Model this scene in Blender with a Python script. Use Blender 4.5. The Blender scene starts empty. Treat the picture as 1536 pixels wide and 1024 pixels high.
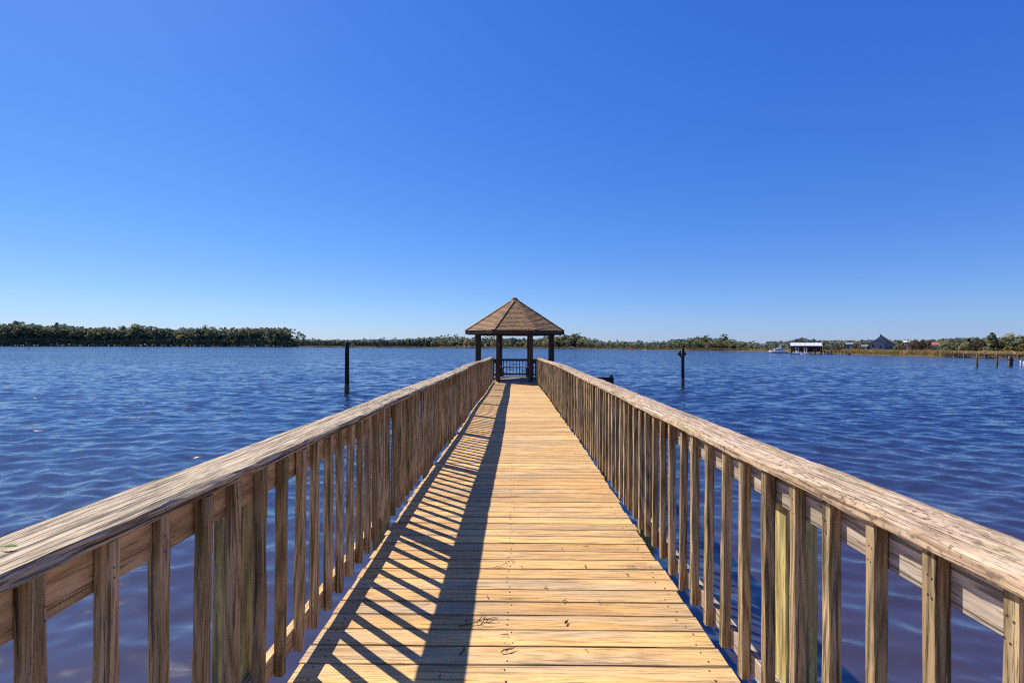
import bpy, math, random
import numpy as np
from mathutils import Vector, Matrix, noise

R = random.Random(7)
SC = bpy.context.scene
COL = SC.collection
rad = math.radians

# ------------------------------------------------------------------ camera
F = 743.0
CAM = Vector((0.01, 0.0, 2.8))
cam_d = bpy.data.cameras.new("camera")
cam_d.sensor_width = 36.0
cam_d.lens = 36.0 * F / 1536.0
cam_d.clip_start = 0.05
cam_d.clip_end = 12000
cam = bpy.data.objects.new("camera", cam_d)
COL.objects.link(cam)
CM = (Matrix.Rotation(6 / F, 4, 'Z') @ Matrix.Rotation(math.pi / 2 + 5 / F, 4, 'X') @ Matrix.Rotation(0.0035, 4, 'Z'))
cam.matrix_world = Matrix.Translation(CAM) @ CM
SC.camera = cam
C3 = CM.to_3x3()


def ray(px, py):
    return C3 @ Vector(((px - 768) / F, -(py - 512) / F, -1.0))


def onwater(px, py, z=0.0):
    d = ray(px, py)
    k = (z - CAM.z) / d.z
    return CAM + d * k


def top_z(px, py, dist):
    """height reached by pixel row py at horizontal distance dist"""
    d = ray(px, py)
    return CAM.z + d.z / math.hypot(d.x, d.y) * dist


def cos2(px):
    return F * F / (F * F + (px - 768) ** 2)


def azim(px):
    d = ray(px, 517)
    v = Vector((d.x, d.y, 0))
    return v.normalized()


# ------------------------------------------------------------------ light
EXPO = 1.42
SUN_AZ, SUN_EL = -49.0, 46.0
az, el = rad(SUN_AZ), rad(SUN_EL)
sdir = Vector((math.sin(az) * math.cos(el), math.cos(az) * math.cos(el), math.sin(el)))
w = bpy.data.worlds.new("World")
SC.world = w
w.use_nodes = True
nt = w.node_tree
for n in list(nt.nodes):
    nt.nodes.remove(n)
sky = nt.nodes.new("ShaderNodeTexSky")
sky.sky_type = 'NISHITA'
sky.sun_disc = False
sky.sun_elevation = el
sky.sun_rotation = az % (2 * math.pi)
sky.altitude = 0
sky.air_density = 1.0
sky.dust_density = 0.15
sky.ozone_density = 3.0
hs = nt.nodes.new("ShaderNodeHueSaturation")
hs.inputs['Hue'].default_value = 0.502
hs.inputs['Saturation'].default_value = 1.22
hs.inputs['Value'].default_value = 1.0
bg = nt.nodes.new("ShaderNodeBackground")
bg.inputs['Strength'].default_value = 0.115
wo = nt.nodes.new("ShaderNodeOutputWorld")
nt.links.new(sky.outputs[0], hs.inputs['Color'])
# grade of the sky: deeper red and green, fuller blue, as the photograph is developed
SKY_S = .115
sepc = nt.nodes.new("ShaderNodeSeparateColor")
cmb = nt.nodes.new("ShaderNodeCombineColor")
nt.links.new(hs.outputs[0], sepc.inputs[0])
for i, (k, g) in enumerate(((.505, .92), (.655, .82), (1.01, .5))):
    p = nt.nodes.new("ShaderNodeMath"); p.operation = 'POWER'; p.inputs[1].default_value = g
    q = nt.nodes.new("ShaderNodeMath"); q.operation = 'MULTIPLY'; q.inputs[1].default_value = k * SKY_S ** (g - 1) / EXPO
    nt.links.new(sepc.outputs[i], p.inputs[0]); nt.links.new(p.outputs[0], q.inputs[0]); nt.links.new(q.outputs[0], cmb.inputs[i])
nt.links.new(cmb.outputs[0], bg.inputs['Color'])
nt.links.new(bg.outputs[0], wo.inputs['Surface'])
sd = bpy.data.lights.new("sun", 'SUN')
sd.energy = 4.9
sd.angle = rad(0.55)
sd.color = (1.0, 0.93, 0.82)
so = bpy.data.objects.new("sun", sd)
so.rotation_euler = (-sdir).to_track_quat('-Z', 'Y').to_euler()
so.location = (0, 0, 60)
COL.objects.link(so)
SC.view_settings.view_transform = 'Standard'
SC.view_settings.look = 'None'
SC.view_settings.exposure = math.log2(EXPO)
SC.view_settings.gamma = 1.0
SC.cycles.use_denoising = False      # keep the grain of the wood and the ripples
SC.cycles.filter_width = 1.1
SC.cycles.sample_clamp_indirect = 4.0


# ------------------------------------------------------------------ mesh helpers
class MB:
    def __init__(s):
        s.v, s.f, s.uv, s.r, s.m = [], [], [], [], []

    def face(s, idx, uv=None, r=0.0, m=0):
        s.f.append(tuple(idx))
        s.uv.append(uv if uv else [(0, 0)] * len(idx))
        s.r.append(r)
        s.m.append(m)

    def quad(s, a, b, c, d, r=0.0, m=0, uv=None):
        i = len(s.v)
        s.v += [tuple(a), tuple(b), tuple(c), tuple(d)]
        s.face((i, i + 1, i + 2, i + 3), uv, r, m)

    def board(s, p0, p1, up, wd, th, bev=0.004, seg=1, r=None, jit=0.0, m=0, jf=3.0, taper=None):
        """a length of timber from p0 to p1: grain runs along u, v is measured round the section"""
        p0, p1 = Vector(p0), Vector(p1)
        a = p1 - p0
        L = a.length
        a.normalize()
        up = Vector(up)
        sd_ = a.cross(up).normalized()
        up = sd_.cross(a).normalized()
        if r is None:
            r = R.random()
        hw, ht = wd / 2, th / 2
        b = min(bev, hw * .8, ht * .8)
        sec = [(-hw + b, ht), (hw - b, ht), (hw, ht - b), (hw, -ht + b), (hw - b, -ht), (-hw + b, -ht), (-hw, -ht + b), (-hw, ht - b)]
        # perimeter coordinate
        per = [0]
        for k in range(8):
            x0, y0 = sec[k]
            x1, y1 = sec[(k + 1) % 8]
            per.append(per[-1] + math.hypot(x1 - x0, y1 - y0))
        base = len(s.v)
        ph = r * 50
        for i in range(seg + 1):
            c = p0 + a * (L * i / seg)
            sc_ = 1.0 if taper is None else 1.0 + (taper - 1.0) * i / seg
            for k, (x, y) in enumerate(sec):
                dx = dy = 0
                if jit:
                    q = Vector((ph + L * i / seg * jf, k * 1.7, ph * .3))
                    dx = noise.noise(q) * jit
                    dy = noise.noise(q + Vector((0, 31, 7))) * jit * .7
                s.v.append(tuple(c + sd_ * (x * sc_ + dx) + up * (y * sc_ + dy)))
        for i in range(seg):
            u0, u1 = L * i / seg, L * (i + 1) / seg
            for k in range(8):
                k2 = (k + 1) % 8
                A = base + i * 8 + k
                B = base + i * 8 + k2
                s.face((A, A + 8, B + 8, B), [(u0, per[k]), (u1, per[k]), (u1, per[k + 1]), (u0, per[k + 1])], r, m)
        e = base + seg * 8
        s.face([base + k for k in range(8)], [(x * .3, y + .5) for x, y in sec], r + .13, m)
        s.face([e + k for k in range(7, -1, -1)], [(sec[k][0] * .3, sec[k][1] + .7) for k in range(7, -1, -1)], r + .31, m)

    def box(s, c, size, rz=0.0, r=None, m=0, bev=0.004):
        """axis box centred at c, longest side carries the grain"""
        x, y, z = size
        M = Matrix.Rotation(rz, 3, 'Z')
        c = Vector(c)
        if z >= x and z >= y:
            s.board(c - Vector((0, 0, z / 2)), c + Vector((0, 0, z / 2)), M @ Vector((0, 1, 0)), x, y, bev, 1, r, 0, m)
        elif x >= y:
            s.board(c - M @ Vector((x / 2, 0, 0)), c + M @ Vector((x / 2, 0, 0)), (0, 0, 1), y, z, bev, 1, r, 0, m)
        else:
            s.board(c - M @ Vector((0, y / 2, 0)), c + M @ Vector((0, y / 2, 0)), (0, 0, 1), x, z, bev, 1, r, 0, m)

    def tube(s, pts, rads, n=8, r=None, m=0, cap=True):
        if r is None:
            r = R.random()
        pts = [Vector(p) for p in pts]
        base = len(s.v)
        L = 0
        us = []
        for i, p in enumerate(pts):
            t = (pts[min(i + 1, len(pts) - 1)] - pts[max(i - 1, 0)]).normalized()
            ref = Vector((1, 0, 0)) if abs(t.x) < .8 else Vector((0, 1, 0))
            e1 = t.cross(ref).normalized()
            e2 = t.cross(e1)
            if i:
                L += (p - pts[i - 1]).length
            us.append(L)
            for k in range(n):
                an = 2 * math.pi * k / n
                s.v.append(tuple(p + (e1 * math.cos(an) + e2 * math.sin(an)) * rads[i]))
        for i in range(len(pts) - 1):
            for k in range(n):
                k2 = (k + 1) % n
                c0, c1 = 2 * math.pi * rads[0] * k / n, 2 * math.pi * rads[0] * (k + 1) / n
                s.face((base + i * n + k, base + i * n + k2, base + (i + 1) * n + k2, base + (i + 1) * n + k),
                       [(us[i], c0), (us[i], c1), (us[i + 1], c1), (us[i + 1], c0)], r, m)
        if cap:
            s.face([base + k for k in range(n - 1, -1, -1)], None, r, m)
            e = base + (len(pts) - 1) * n
            s.face([e + k for k in range(n)], None, r, m)

    def prism(s, poly, axis, r=0.0, m=0):
        """closed polygon (list of Vectors) extruded along a vector"""
        axis = Vector(axis)
        n = len(poly)
        b = len(s.v)
        s.v += [tuple(Vector(p)) for p in poly] + [tuple(Vector(p) + axis) for p in poly]
        s.face(range(n - 1, -1, -1), [(poly[k][0], poly[k][2]) for k in range(n - 1, -1, -1)], r, m)
        s.face(range(b + n, b + 2 * n), [(p[0], p[2]) for p in poly], r, m)
        s.f[-2] = tuple(b + k for k in range(n - 1, -1, -1))
        for k in range(n):
            k2 = (k + 1) % n
            l = (Vector(poly[k2]) - Vector(poly[k])).length
            s.face((b + k, b + k2, b + n + k2, b + n + k), [(0, 0), (l, 0), (l, axis.length), (0, axis.length)], r, m)

    def mesh(s, name, mats, smooth=False):
        me = bpy.data.meshes.new(name)
        me.from_pydata(s.v, [], s.f)
        uvl = me.uv_layers.new(name="UVMap")
        flat = [c for fuv in s.uv for q in fuv for c in q]
        uvl.data.foreach_set("uv", flat)
        at = me.attributes.new("rnd", 'FLOAT', 'FACE')
        at.data.foreach_set("value", s.r)
        for mm in (mats if isinstance(mats, (list, tuple)) else [mats]):
            me.materials.append(mm)
        me.polygons.foreach_set("material_index", s.m)
        if smooth:
            me.polygons.foreach_set("use_smooth", [True] * len(me.polygons))
        me.update()
        return me

    def obj(s, name, mats, parent=None, smooth=False, local=True):
        me = s.mesh(name, mats, smooth)
        o = bpy.data.objects.new(name, me)
        COL.objects.link(o)
        if parent is not None:
            o.parent = parent
            if not local:
                o.matrix_parent_inverse = parent.matrix_world.inverted()
        return o


def empty(name, loc=(0, 0, 0), rz=0.0):
    o = bpy.data.objects.new(name, None)
    o.location = loc
    o.rotation_euler = (0, 0, rz)
    COL.objects.link(o)
    return o


def tag(o, label=None, cat=None, group=None, kind=None):
    if label: o["label"] = label
    if cat: o["category"] = cat
    if group: o["group"] = group
    if kind: o["kind"] = kind
    return o


def inst(name, me, parent=None, loc=(0, 0, 0), rot=(0, 0, 0), sc=(1, 1, 1)):
    o = bpy.data.objects.new(name, me)
    o.location, o.rotation_euler, o.scale = loc, rot, sc
    COL.objects.link(o)
    if parent is not None:
        o.parent = parent
    return o


# ------------------------------------------------------------------ materials
class NT:
    def __init__(s, name):
        s.mat = bpy.data.materials.new(name)
        s.mat.use_nodes = True
        s.t = s.mat.node_tree
        s.b = s.t.nodes["Principled BSDF"]
        s.out = s.t.nodes["Material Output"]

    def n(s, typ, **kw):
        nd = s.t.nodes.new(typ)
        for k, v in kw.items():
            if hasattr(nd, k):
                setattr(nd, k, v)
        return nd

    def l(s, a, b):
        s.t.links.new(a, b)

    def math(s, op, a, b=None, clamp=False):
        nd = s.t.nodes.new("ShaderNodeMath")
        nd.operation = op
        nd.use_clamp = clamp
        for i, x in enumerate((a, b)):
            if x is None: continue
            if isinstance(x, (int, float)): nd.inputs[i].default_value = x
            else: s.l(x, nd.inputs[i])
        return nd.outputs[0]

    def noise(s, vec, scale=1.0, det=3.0, rough=.55, dist=0.0):
        nd = s.t.nodes.new("ShaderNodeTexNoise")
        nd.inputs['Scale'].default_value = scale
        nd.inputs['Detail'].default_value = det
        nd.inputs['Roughness'].default_value = rough
        nd.inputs['Distortion'].default_value = dist
        s.l(vec, nd.inputs['Vector'])
        return nd.outputs['Fac']

    def ramp(s, fac, stops):
        nd = s.t.nodes.new("ShaderNodeValToRGB")
        els = nd.color_ramp.elements
        while len(els) > 1: els.remove(els[-1])
        for i, (p, c) in enumerate(stops):
            e = els[0] if i == 0 else els.new(p)
            e.position = p
            e.color = (c[0], c[1], c[2], 1) if not isinstance(c, (int, float)) else (c, c, c, 1)
        s.l(fac, nd.inputs[0])
        return nd.outputs[0]

    def mix(s, fac, a, b, mode='MIX'):
        nd = s.t.nodes.new("ShaderNodeMix")
        nd.data_type = 'RGBA'
        nd.blend_type = mode
        for sock, x in ((nd.inputs[0], fac), (nd.inputs[6], a), (nd.inputs[7], b)):
            if isinstance(x, (int, float)): sock.default_value = x
            elif isinstance(x, tuple): sock.default_value = (x[0], x[1], x[2], 1)
            else: s.l(x, sock)
        return nd.outputs[2]

    def comb(s, x, y, z=0.0):
        nd = s.t.nodes.new("ShaderNodeCombineXYZ")
        for i, q in enumerate((x, y, z)):
            if isinstance(q, (int, float)): nd.inputs[i].default_value = q
            else: s.l(q, nd.inputs[i])
        return nd.outputs[0]


def plain(name, col, rough=.7, metal=0.0, var=.15, scale=3.0):
    m = NT(name)
    tc = m.n("ShaderNodeTexCoord").outputs['Object']
    nz = m.noise(tc, scale, 4)
    c = m.ramp(nz, [(.3, tuple(q * (1 - var) for q in col)), (.7, tuple(min(1, q * (1 + var)) for q in col))])
    m.l(c, m.b.inputs['Base Color'])
    m.b.inputs['Roughness'].default_value = rough
    m.b.inputs['Metallic'].default_value = metal
    return m.mat


def wood(name, light, dark, crack=.5, crackcol=(.03, .025, .02), stain=.4, staincol=(.12, .10, .08), knots=True,
         algae=None, algae_amt=.0, bump=.0025, rough=.75, crackscale=70.0, board_var=.35, grey=None, grey_amt=0.0, ring=8.0, crk_t=.60, edge=None, pits=0.0):
    m = NT(name)
    uv = m.n("ShaderNodeUVMap")
    sep = m.n("ShaderNodeSeparateXYZ")
    m.l(uv.outputs[0], sep.inputs[0])
    at = m.n("ShaderNodeAttribute", attribute_name="rnd")
    oi = m.n("ShaderNodeObjectInfo")
    rnd = m.math('ADD', at.outputs['Fac'], oi.outputs['Random'])
    u = m.math('ADD', sep.outputs[0], m.math('MULTIPLY', rnd, 37.7))
    v = m.math('ADD', sep.outputs[1], m.math('MULTIPLY', rnd, 11.3))
    rz = m.math('MULTIPLY', rnd, 17.0)

    def nz(su, sv, det=3, dist=0.0, rough=.55):
        return m.noise(m.comb(m.math('MULTIPLY', u, su), m.math('MULTIPLY', v, sv), rz), 1.0, det, rough, dist)
    streak = nz(3.4, 60, 4)
    fine = nz(14, 240, 3)
    field = nz(.55, ring, 1)                       # slow field whose level lines are the growth rings
    rings = m.math('FRACT', m.math('MULTIPLY', field, 13.0))
    rings = m.math('ABSOLUTE', m.math('SUBTRACT', m.math('MULTIPLY', rings, 2.0), 1.0))
    g = m.math('ADD', m.math('MULTIPLY', streak, .55), m.math('MULTIPLY', rings, .30))
    g = m.math('ADD', g, m.math('MULTIPLY', fine, .25))
    col = m.ramp(g, [(.34, dark), (.64, light)])
    # every board its own tone
    wn = m.n("ShaderNodeTexWhiteNoise", noise_dimensions='1D')
    m.l(m.math('MULTIPLY', rnd, 91.7), wn.inputs['W'])
    tone = m.math('ADD', m.math('MULTIPLY', wn.outputs['Value'], board_var), 1.0 - board_var * .55)
    col = m.mix(1.0, col, m.comb(tone, m.math('POWER', tone, 1.1), m.math('POWER', tone, 1.25)), 'MULTIPLY')
    if grey is not None:
        gm = m.math('MULTIPLY', m.ramp(nz(.9, 7, 4), [(.38, 0.0), (.62, 1.0)]), grey_amt)
        wn2 = m.n("ShaderNodeTexWhiteNoise", noise_dimensions='1D')
        m.l(m.math('MULTIPLY', rnd, 57.1), wn2.inputs['W'])
        gm = m.math('MULTIPLY', gm, m.math('ADD', wn2.outputs['Value'], .35), True)
        col = m.mix(gm, col, m.mix(m.ramp(g, [(.25, 0.0), (.75, 1.0)]), tuple(q * .55 for q in grey), grey))
    # dirt
    st = m.ramp(nz(1.6, 9, 5, .6), [(.50, 0.0), (.70, 1.0)])
    st = m.math('MULTIPLY', st, m.ramp(nz(5, 90, 4), [(.35, 0.2), (.6, 1.0)]))
    col = m.mix(m.math('MULTIPLY', st, stain), col, staincol)
    if knots:
        vo = m.n("ShaderNodeTexVoronoi")
        vo.inputs['Scale'].default_value = 1.0
        m.l(m.comb(m.math('MULTIPLY', u, 1.3), m.math('MULTIPLY', v, 3.2), rz), vo.inputs['Vector'])
        kn = m.ramp(vo.outputs['Distance'], [(.02, 1.0), (.045, .75), (.06, .2), (.09, 0.0)])
        col = m.mix(m.math('MULTIPLY', kn, .75), col, tuple(q * .35 for q in dark))
    cr = m.ramp(nz(1.9, crackscale, 4, .35), [(crk_t, 0.0), (crk_t + .05, 1.0)])
    cr2 = m.ramp(nz(8.0, crackscale * 2.4, 2), [(crk_t, 0.0), (crk_t + .09, 1.0)])
    crk = m.math('MAXIMUM', cr, m.math('MULTIPLY', cr2, .6))
    col = m.mix(m.math('MULTIPLY', crk, crack), col, crackcol)
    if pits:
        pt = m.ramp(nz(38, 75, 3, .4), [(.53, 0.0), (.62, 1.0)])
        pt = m.math('MULTIPLY', pt, m.ramp(nz(4, 12, 3), [(.35, .25), (.6, 1.0)]))
        col = m.mix(m.math('MULTIPLY', pt, pits), col, crackcol)
        pl = m.ramp(nz(9, 22, 3, .5), [(.55, 0.0), (.68, .55)])
        col = m.mix(pl, col, (.66, .54, .40))
    if edge is not None:       # grime and wear along the two long edges of the top face
        e0 = m.math('DIVIDE', m.math('ABSOLUTE', m.math('SUBTRACT', sep.outputs[1], edge / 2)), edge / 2)
        e1 = m.math('ADD', e0, m.math('MULTIPLY', m.math('SUBTRACT', nz(2.5, 12, 4), .5), .55))
        col = m.mix(m.ramp(e1, [(.86, 0.0), (1.02, .55)]), col, (.13, .085, .045))
    if algae is not None:
        al = m.ramp(nz(3.2, 22, 5, .4), [(.50, 0.0), (.66, 1.0)])
        col = m.mix(m.math('MULTIPLY', al, algae_amt), col, algae)
    m.l(col, m.b.inputs['Base Color'])
    m.b.inputs['Roughness'].default_value = rough
    m.b.inputs['Specular IOR Level'].default_value = .25
    h = m.math('SUBTRACT', m.math('MULTIPLY', g, .5), m.math('MULTIPLY', crk, .9))
    bp = m.n("ShaderNodeBump")
    bp.inputs['Distance'].default_value = bump
    bp.inputs['Strength'].default_value = 1.0
    m.l(h, bp.inputs['Height'])
    m.l(bp.outputs[0], m.b.inputs['Normal'])
    return m.mat


M_DECK = wood("deck_wood", (.79, .465, .165), (.58, .325, .11), crack=.55, crackcol=(.12, .075, .04), stain=.6,
              staincol=(.14, .10, .07), crackscale=60, board_var=.42, grey=(.56, .42, .25), grey_amt=.6, bump=.002, crk_t=.60, edge=.1325)
M_CAPL = wood("weathered_cap_wood", (.58, .45, .285), (.38, .285, .17), crack=.93, crackcol=(.045, .034, .022), stain=.45,
              staincol=(.17, .13, .09), crackscale=88, bump=.006, board_var=.2, knots=False, crk_t=.545)
M_CAPR = wood("pitted_cap_wood", (.62, .45, .285), (.38, .25, .15), crack=.8, crackcol=(.07, .045, .03), stain=.85,
              staincol=(.15, .09, .055), crackscale=80, bump=.005, board_var=.2, algae=(.36, .32, .10), algae_amt=.3, knots=False, crk_t=.585, pits=.75)
M_BALL = wood("brown_baluster_wood", (.55, .375, .19), (.21, .137, .065), crack=.75, crackcol=(.03, .02, .01), stain=.55,
              staincol=(.07, .05, .022), crackscale=60, board_var=.6, algae=(.18, .14, .04), algae_amt=.6, bump=.003, crk_t=.585)
M_BALR = wood("olive_baluster_wood", (.49, .355, .195), (.16, .11, .055), crack=.75, crackcol=(.03, .02, .01), stain=.6,
              staincol=(.06, .045, .02), crackscale=60, board_var=.55, algae=(.12, .10, .04), algae_amt=.7, bump=.003, crk_t=.585)
M_RAIL = wood("rail_wood", (.66, .42, .20), (.36, .21, .085), crack=.6, stain=.4, crackscale=50, board_var=.3, crk_t=.58)
M_RAILR = wood("grey_rail_wood", (.56, .46, .35), (.28, .215, .155), crack=.7, stain=.45, crackscale=50, board_var=.3, crk_t=.57)
M_POST = wood("greenish_post_wood", (.52, .43, .17), (.28, .21, .08), crack=.6, stain=.4, crackscale=40, board_var=.3,
              algae=(.17, .18, .08), algae_amt=.6, crk_t=.58)
M_BEAM = wood("dark_beam_wood", (.14, .10, .065), (.06, .042, .028), crack=.4, stain=.3)
M_GAZ = wood("dark_stained_wood", (.125, .070, .042), (.045, .026, .017), crack=.4, stain=.3, board_var=.3)
M_BENCH = wood("grey_bench_wood", (.34, .30, .25), (.18, .15, .12), crack=.4, stain=.3)
M_PILE = wood("tarred_pile_wood", (.035, .028, .022), (.012, .010, .009), crack=.5, stain=.2, board_var=.1, knots=False)
M_PILE2 = wood("weathered_pile_wood", (.17, .14, .105), (.07, .055, .045), crack=.5, stain=.4, knots=False)
M_NAIL = plain("rusty_nail", (.05, .035, .028), .6, .3)
M_BARN = plain("barnacle_crust", (.085, .08, .07), .95, 0, .6, 30.0)
M_TWIG = plain("dry_twig", (.05, .032, .02), .8)
M_LEAF = plain("green_sprig", (.22, .34, .05), .6)
M_SIGN = plain("sign_back", (.055, .075, .10), .5, .2)
M_WHITE = plain("white_paint", (.78, .78, .78), .4, 0, .05)
M_WROOF = plain("white_metal_roof", (.60, .58, .60), .45, 0, .06, 1.0)
M_GLASS = plain("dark_window", (.02, .025, .03), .1)
M_GREYW = plain("grey_siding", (.34, .31, .31), .8)
M_GREYR = plain("grey_shingle_roof", (.25, .23, .24), .9)
M_CREAM = plain("cream_wall", (.62, .55, .42), .8)
M_RED = plain("red_roof", (.50, .10, .07), .6)
M_BLUEW = plain("bluegrey_wall", (.14, .19, .24), .8)
M_ROCK = plain("mud_bank", (.06, .05, .04), .95, 0, .4, .5)


# roof shingles: joints and tone per shingle from UV bricks
def shingle_mat():
    m = NT("cedar_shingles")
    uv = m.n("ShaderNodeUVMap").outputs[0]
    br = m.n("ShaderNodeTexBrick")
    br.inputs['Scale'].default_value = 1.0
    br.inputs['Brick Width'].default_value = .13
    br.inputs['Row Height'].default_value = .103
    br.inputs['Mortar Size'].default_value = .006
    br.inputs['Color1'].default_value = (.40, .215, .075, 1)
    br.inputs['Color2'].default_value = (.21, .118, .045, 1)
    br.inputs['Mortar'].default_value = (.03, .02, .015, 1)
    m.l(uv, br.inputs['Vector'])
    n1 = m.noise(uv, 3.0, 5)
    c = m.mix(m.ramp(n1, [(.45, 0.0), (.7, .7)]), br.outputs['Color'], (.15, .09, .05))
    sx = m.n("ShaderNodeMapping")
    sx.inputs['Scale'].default_value = (60, 4, 1)
    m.l(uv, sx.inputs[0])
    n2 = m.noise(sx.outputs[0], 1.0, 3)
    c = m.mix(m.ramp(n2, [(.4, 0.0), (.75, .6)]), c, (.46, .25, .11))
    m.l(c, m.b.inputs['Base Color'])
    m.b.inputs['Roughness'].default_value = .9
    return m.mat


M_SHING = shingle_mat()
M_RIDGE = wood("ridge_shingle_wood", (.36, .19, .085), (.16, .085, .04), crack=.4, stain=.5, board_var=.5)


def water_mat():
    m = NT("river_water")
    geo = m.n("ShaderNodeNewGeometry").outputs['Position']
    sp = m.n("ShaderNodeSeparateXYZ")
    m.l(geo, sp.inputs[0])

    def nn(sx, sy, det, rough=.55, dist=0.0, rot=0.0):
        mp = m.n("ShaderNodeMapping")
        mp.inputs['Rotation'].default_value = (0, 0, rot)
        mp.inputs['Scale'].default_value = (sx, sy, 1)
        m.l(geo, mp.inputs[0])
        return m.noise(mp.outputs[0], 1.0, det, rough, dist)
    # slopes of the ripples finer than the mesh near by, and of the chop beyond the fine mesh, as a normal field
    d = m.n("ShaderNodeVectorMath", operation='LENGTH')
    m.l(geo, d.inputs[0])
    far = m.ramp(m.math('DIVIDE', d.outputs['Value'], 120.0), [(.03, 0.0), (.26, 1.0)])

    def slopes(sx, sy, det, amp, rot, dist=.3):
        mp = m.n("ShaderNodeMapping")
        mp.inputs['Rotation'].default_value = (0, 0, rot)
        mp.inputs['Scale'].default_value = (sx, sy, 1)
        m.l(geo, mp.inputs[0])
        nd = m.n("ShaderNodeTexNoise")
        nd.inputs['Scale'].default_value = 1.0
        nd.inputs['Detail'].default_value = det
        nd.inputs['Roughness'].default_value = .6
        nd.inputs['Distortion'].default_value = dist
        m.l(mp.outputs[0], nd.inputs['Vector'])
        sb = m.n("ShaderNodeVectorMath", operation='SUBTRACT')
        m.l(nd.outputs['Color'], sb.inputs[0])
        sb.inputs[1].default_value = (.5, .5, .5)
        sc = m.n("ShaderNodeVectorMath", operation='MULTIPLY')
        m.l(sb.outputs[0], sc.inputs[0])
        sc.inputs[1].default_value = (amp * .7, amp, 0)
        return sc.outputs[0]

    def vadd(a, b):
        nd = m.n("ShaderNodeVectorMath", operation='ADD')
        m.l(a, nd.inputs[0]); m.l(b, nd.inputs[1])
        return nd.outputs[0]

    def vscale(a, f):
        nd = m.n("ShaderNodeVectorMath", operation='SCALE')
        m.l(a, nd.inputs[0])
        if isinstance(f, (int, float)): nd.inputs['Scale'].default_value = f
        else: m.l(f, nd.inputs['Scale'])
        return nd.outputs[0]
    patch = m.ramp(nn(.012, .035, 3), [(.3, .75), (.7, 1.2)])
    nearf = m.ramp(m.math('DIVIDE', d.outputs['Value'], 120.0), [(.030, .22), (.085, 1.0)])
    fine = vscale(slopes(2.6, 6.5, 4, .46, .25), nearf)
    mid = slopes(.85, 2.3, 4, 1.2, -.15)
    lng = slopes(.16, .50, 3, .35, .1)
    tot = vadd(fine, vscale(vadd(mid, lng), far))
    tot = vscale(tot, patch)
    lee = m.n("ShaderNodeVectorMath", operation='SCALE')      # the chop runs in: its steep faces look this way
    lee.inputs[0].default_value = (0.0, -.085, 0)
    m.l(far, lee.inputs['Scale'])
    tot = vadd(tot, lee.outputs[0])
    gn = m.n("ShaderNodeNewGeometry").outputs['Normal']
    nrm = m.n("ShaderNodeVectorMath", operation='NORMALIZE')
    m.l(vadd(gn, tot), nrm.inputs[0])
    m.l(nrm.outputs[0], m.b.inputs['Normal'])
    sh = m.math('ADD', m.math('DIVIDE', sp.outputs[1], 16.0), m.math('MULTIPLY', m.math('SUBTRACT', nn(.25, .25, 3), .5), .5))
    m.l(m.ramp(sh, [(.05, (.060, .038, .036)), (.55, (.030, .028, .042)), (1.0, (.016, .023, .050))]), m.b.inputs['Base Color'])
    m.b.inputs['Roughness'].default_value = .07
    m.b.inputs['IOR'].default_value = 2.0
    m.b.inputs['Specular IOR Level'].default_value = .5
    return m.mat


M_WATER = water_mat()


def foliage(name, c1, c2, c3, trans=.42):
    m = NT(name)
    at = m.n("ShaderNodeAttribute", attribute_name="rnd")
    oi = m.n("ShaderNodeObjectInfo")
    f = m.math('ADD', m.math('MULTIPLY', at.outputs['Fac'], .65), m.math('MULTIPLY', oi.outputs['Random'], .35))
    col = m.ramp(f, [(.12, c1), (.5, c2), (.9, c3)])
    m.l(col, m.b.inputs['Base Color'])
    m.b.inputs['Roughness'].default_value = .8
    m.b.inputs['Specular IOR Level'].default_value = .2
    tr = m.n("ShaderNodeBsdfTranslucent")
    m.l(col, tr.inputs['Color'])
    mx = m.n("ShaderNodeMixShader")
    mx.inputs[0].default_value = trans
    m.l(m.b.outputs[0], mx.inputs[1])
    m.l(tr.outputs[0], mx.inputs[2])
    m.l(mx.outputs[0], m.out.inputs['Surface'])
    return m.mat


F_PINE = foliage("pine_needles", (0.098, 0.131, 0.072), (0.181, 0.216, 0.112), (0.311, 0.311, 0.164))
F_OAK = foliage("oak_leaves", (0.131, 0.156, 0.078), (0.246, 0.261, 0.118), (0.428, 0.376, 0.181))
F_GOLD = foliage("autumn_leaves", (0.215, 0.164, 0.064), (0.378, 0.289, 0.114), (0.554, 0.429, 0.177))
F_BROWN = foliage("russet_needles", (0.093, 0.065, 0.034), (0.171, 0.112, 0.056), (0.248, 0.155, 0.078))
F_YELL = foliage("yellow_bush_leaves", (.16, .15, .03), (.26, .22, .05), (.34, .28, .08))
F_BACK = foliage("far_wood_leaves", (0.098, 0.131, 0.098), (0.164, 0.196, 0.138), (0.261, 0.280, 0.196))
F_MARSH = foliage("marsh_blades", (.30, .19, .07), (.50, .34, .13), (.62, .45, .20), .35)
F_MARSH3 = foliage("far_marsh_blades", (.15, .10, .045), (.27, .185, .08), (.36, .26, .12), .3)
F_MARSH2 = foliage("green_marsh_blades", (.24, .18, .06), (.44, .31, .10), (.58, .42, .17), .35)
M_BARK = plain("bark", (.10, .075, .055), .9, 0, .4, 2.0)


def ground_mat():
    m = NT("shore_ground")
    geo = m.n("ShaderNodeNewGeometry").outputs['Position']
    n1 = m.noise(geo, .08, 5)
    c = m.ramp(n1, [(.35, (.055, .042, .022)), (.5, (.10, .075, .035)), (.65, (.07, .062, .028))])
    m.l(c, m.b.inputs['Base Color'])
    m.b.inputs['Roughness'].default_value = .95
    return m.mat


M_GROUND = ground_mat()

# ------------------------------------------------------------------ water (real waves near by, flat towards the far shore)
def graded(limit, s0, g):
    out, d = [0.0], 0.0
    while d < limit:
        d += s0 + g * d
        out.append(d)
    return out


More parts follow.
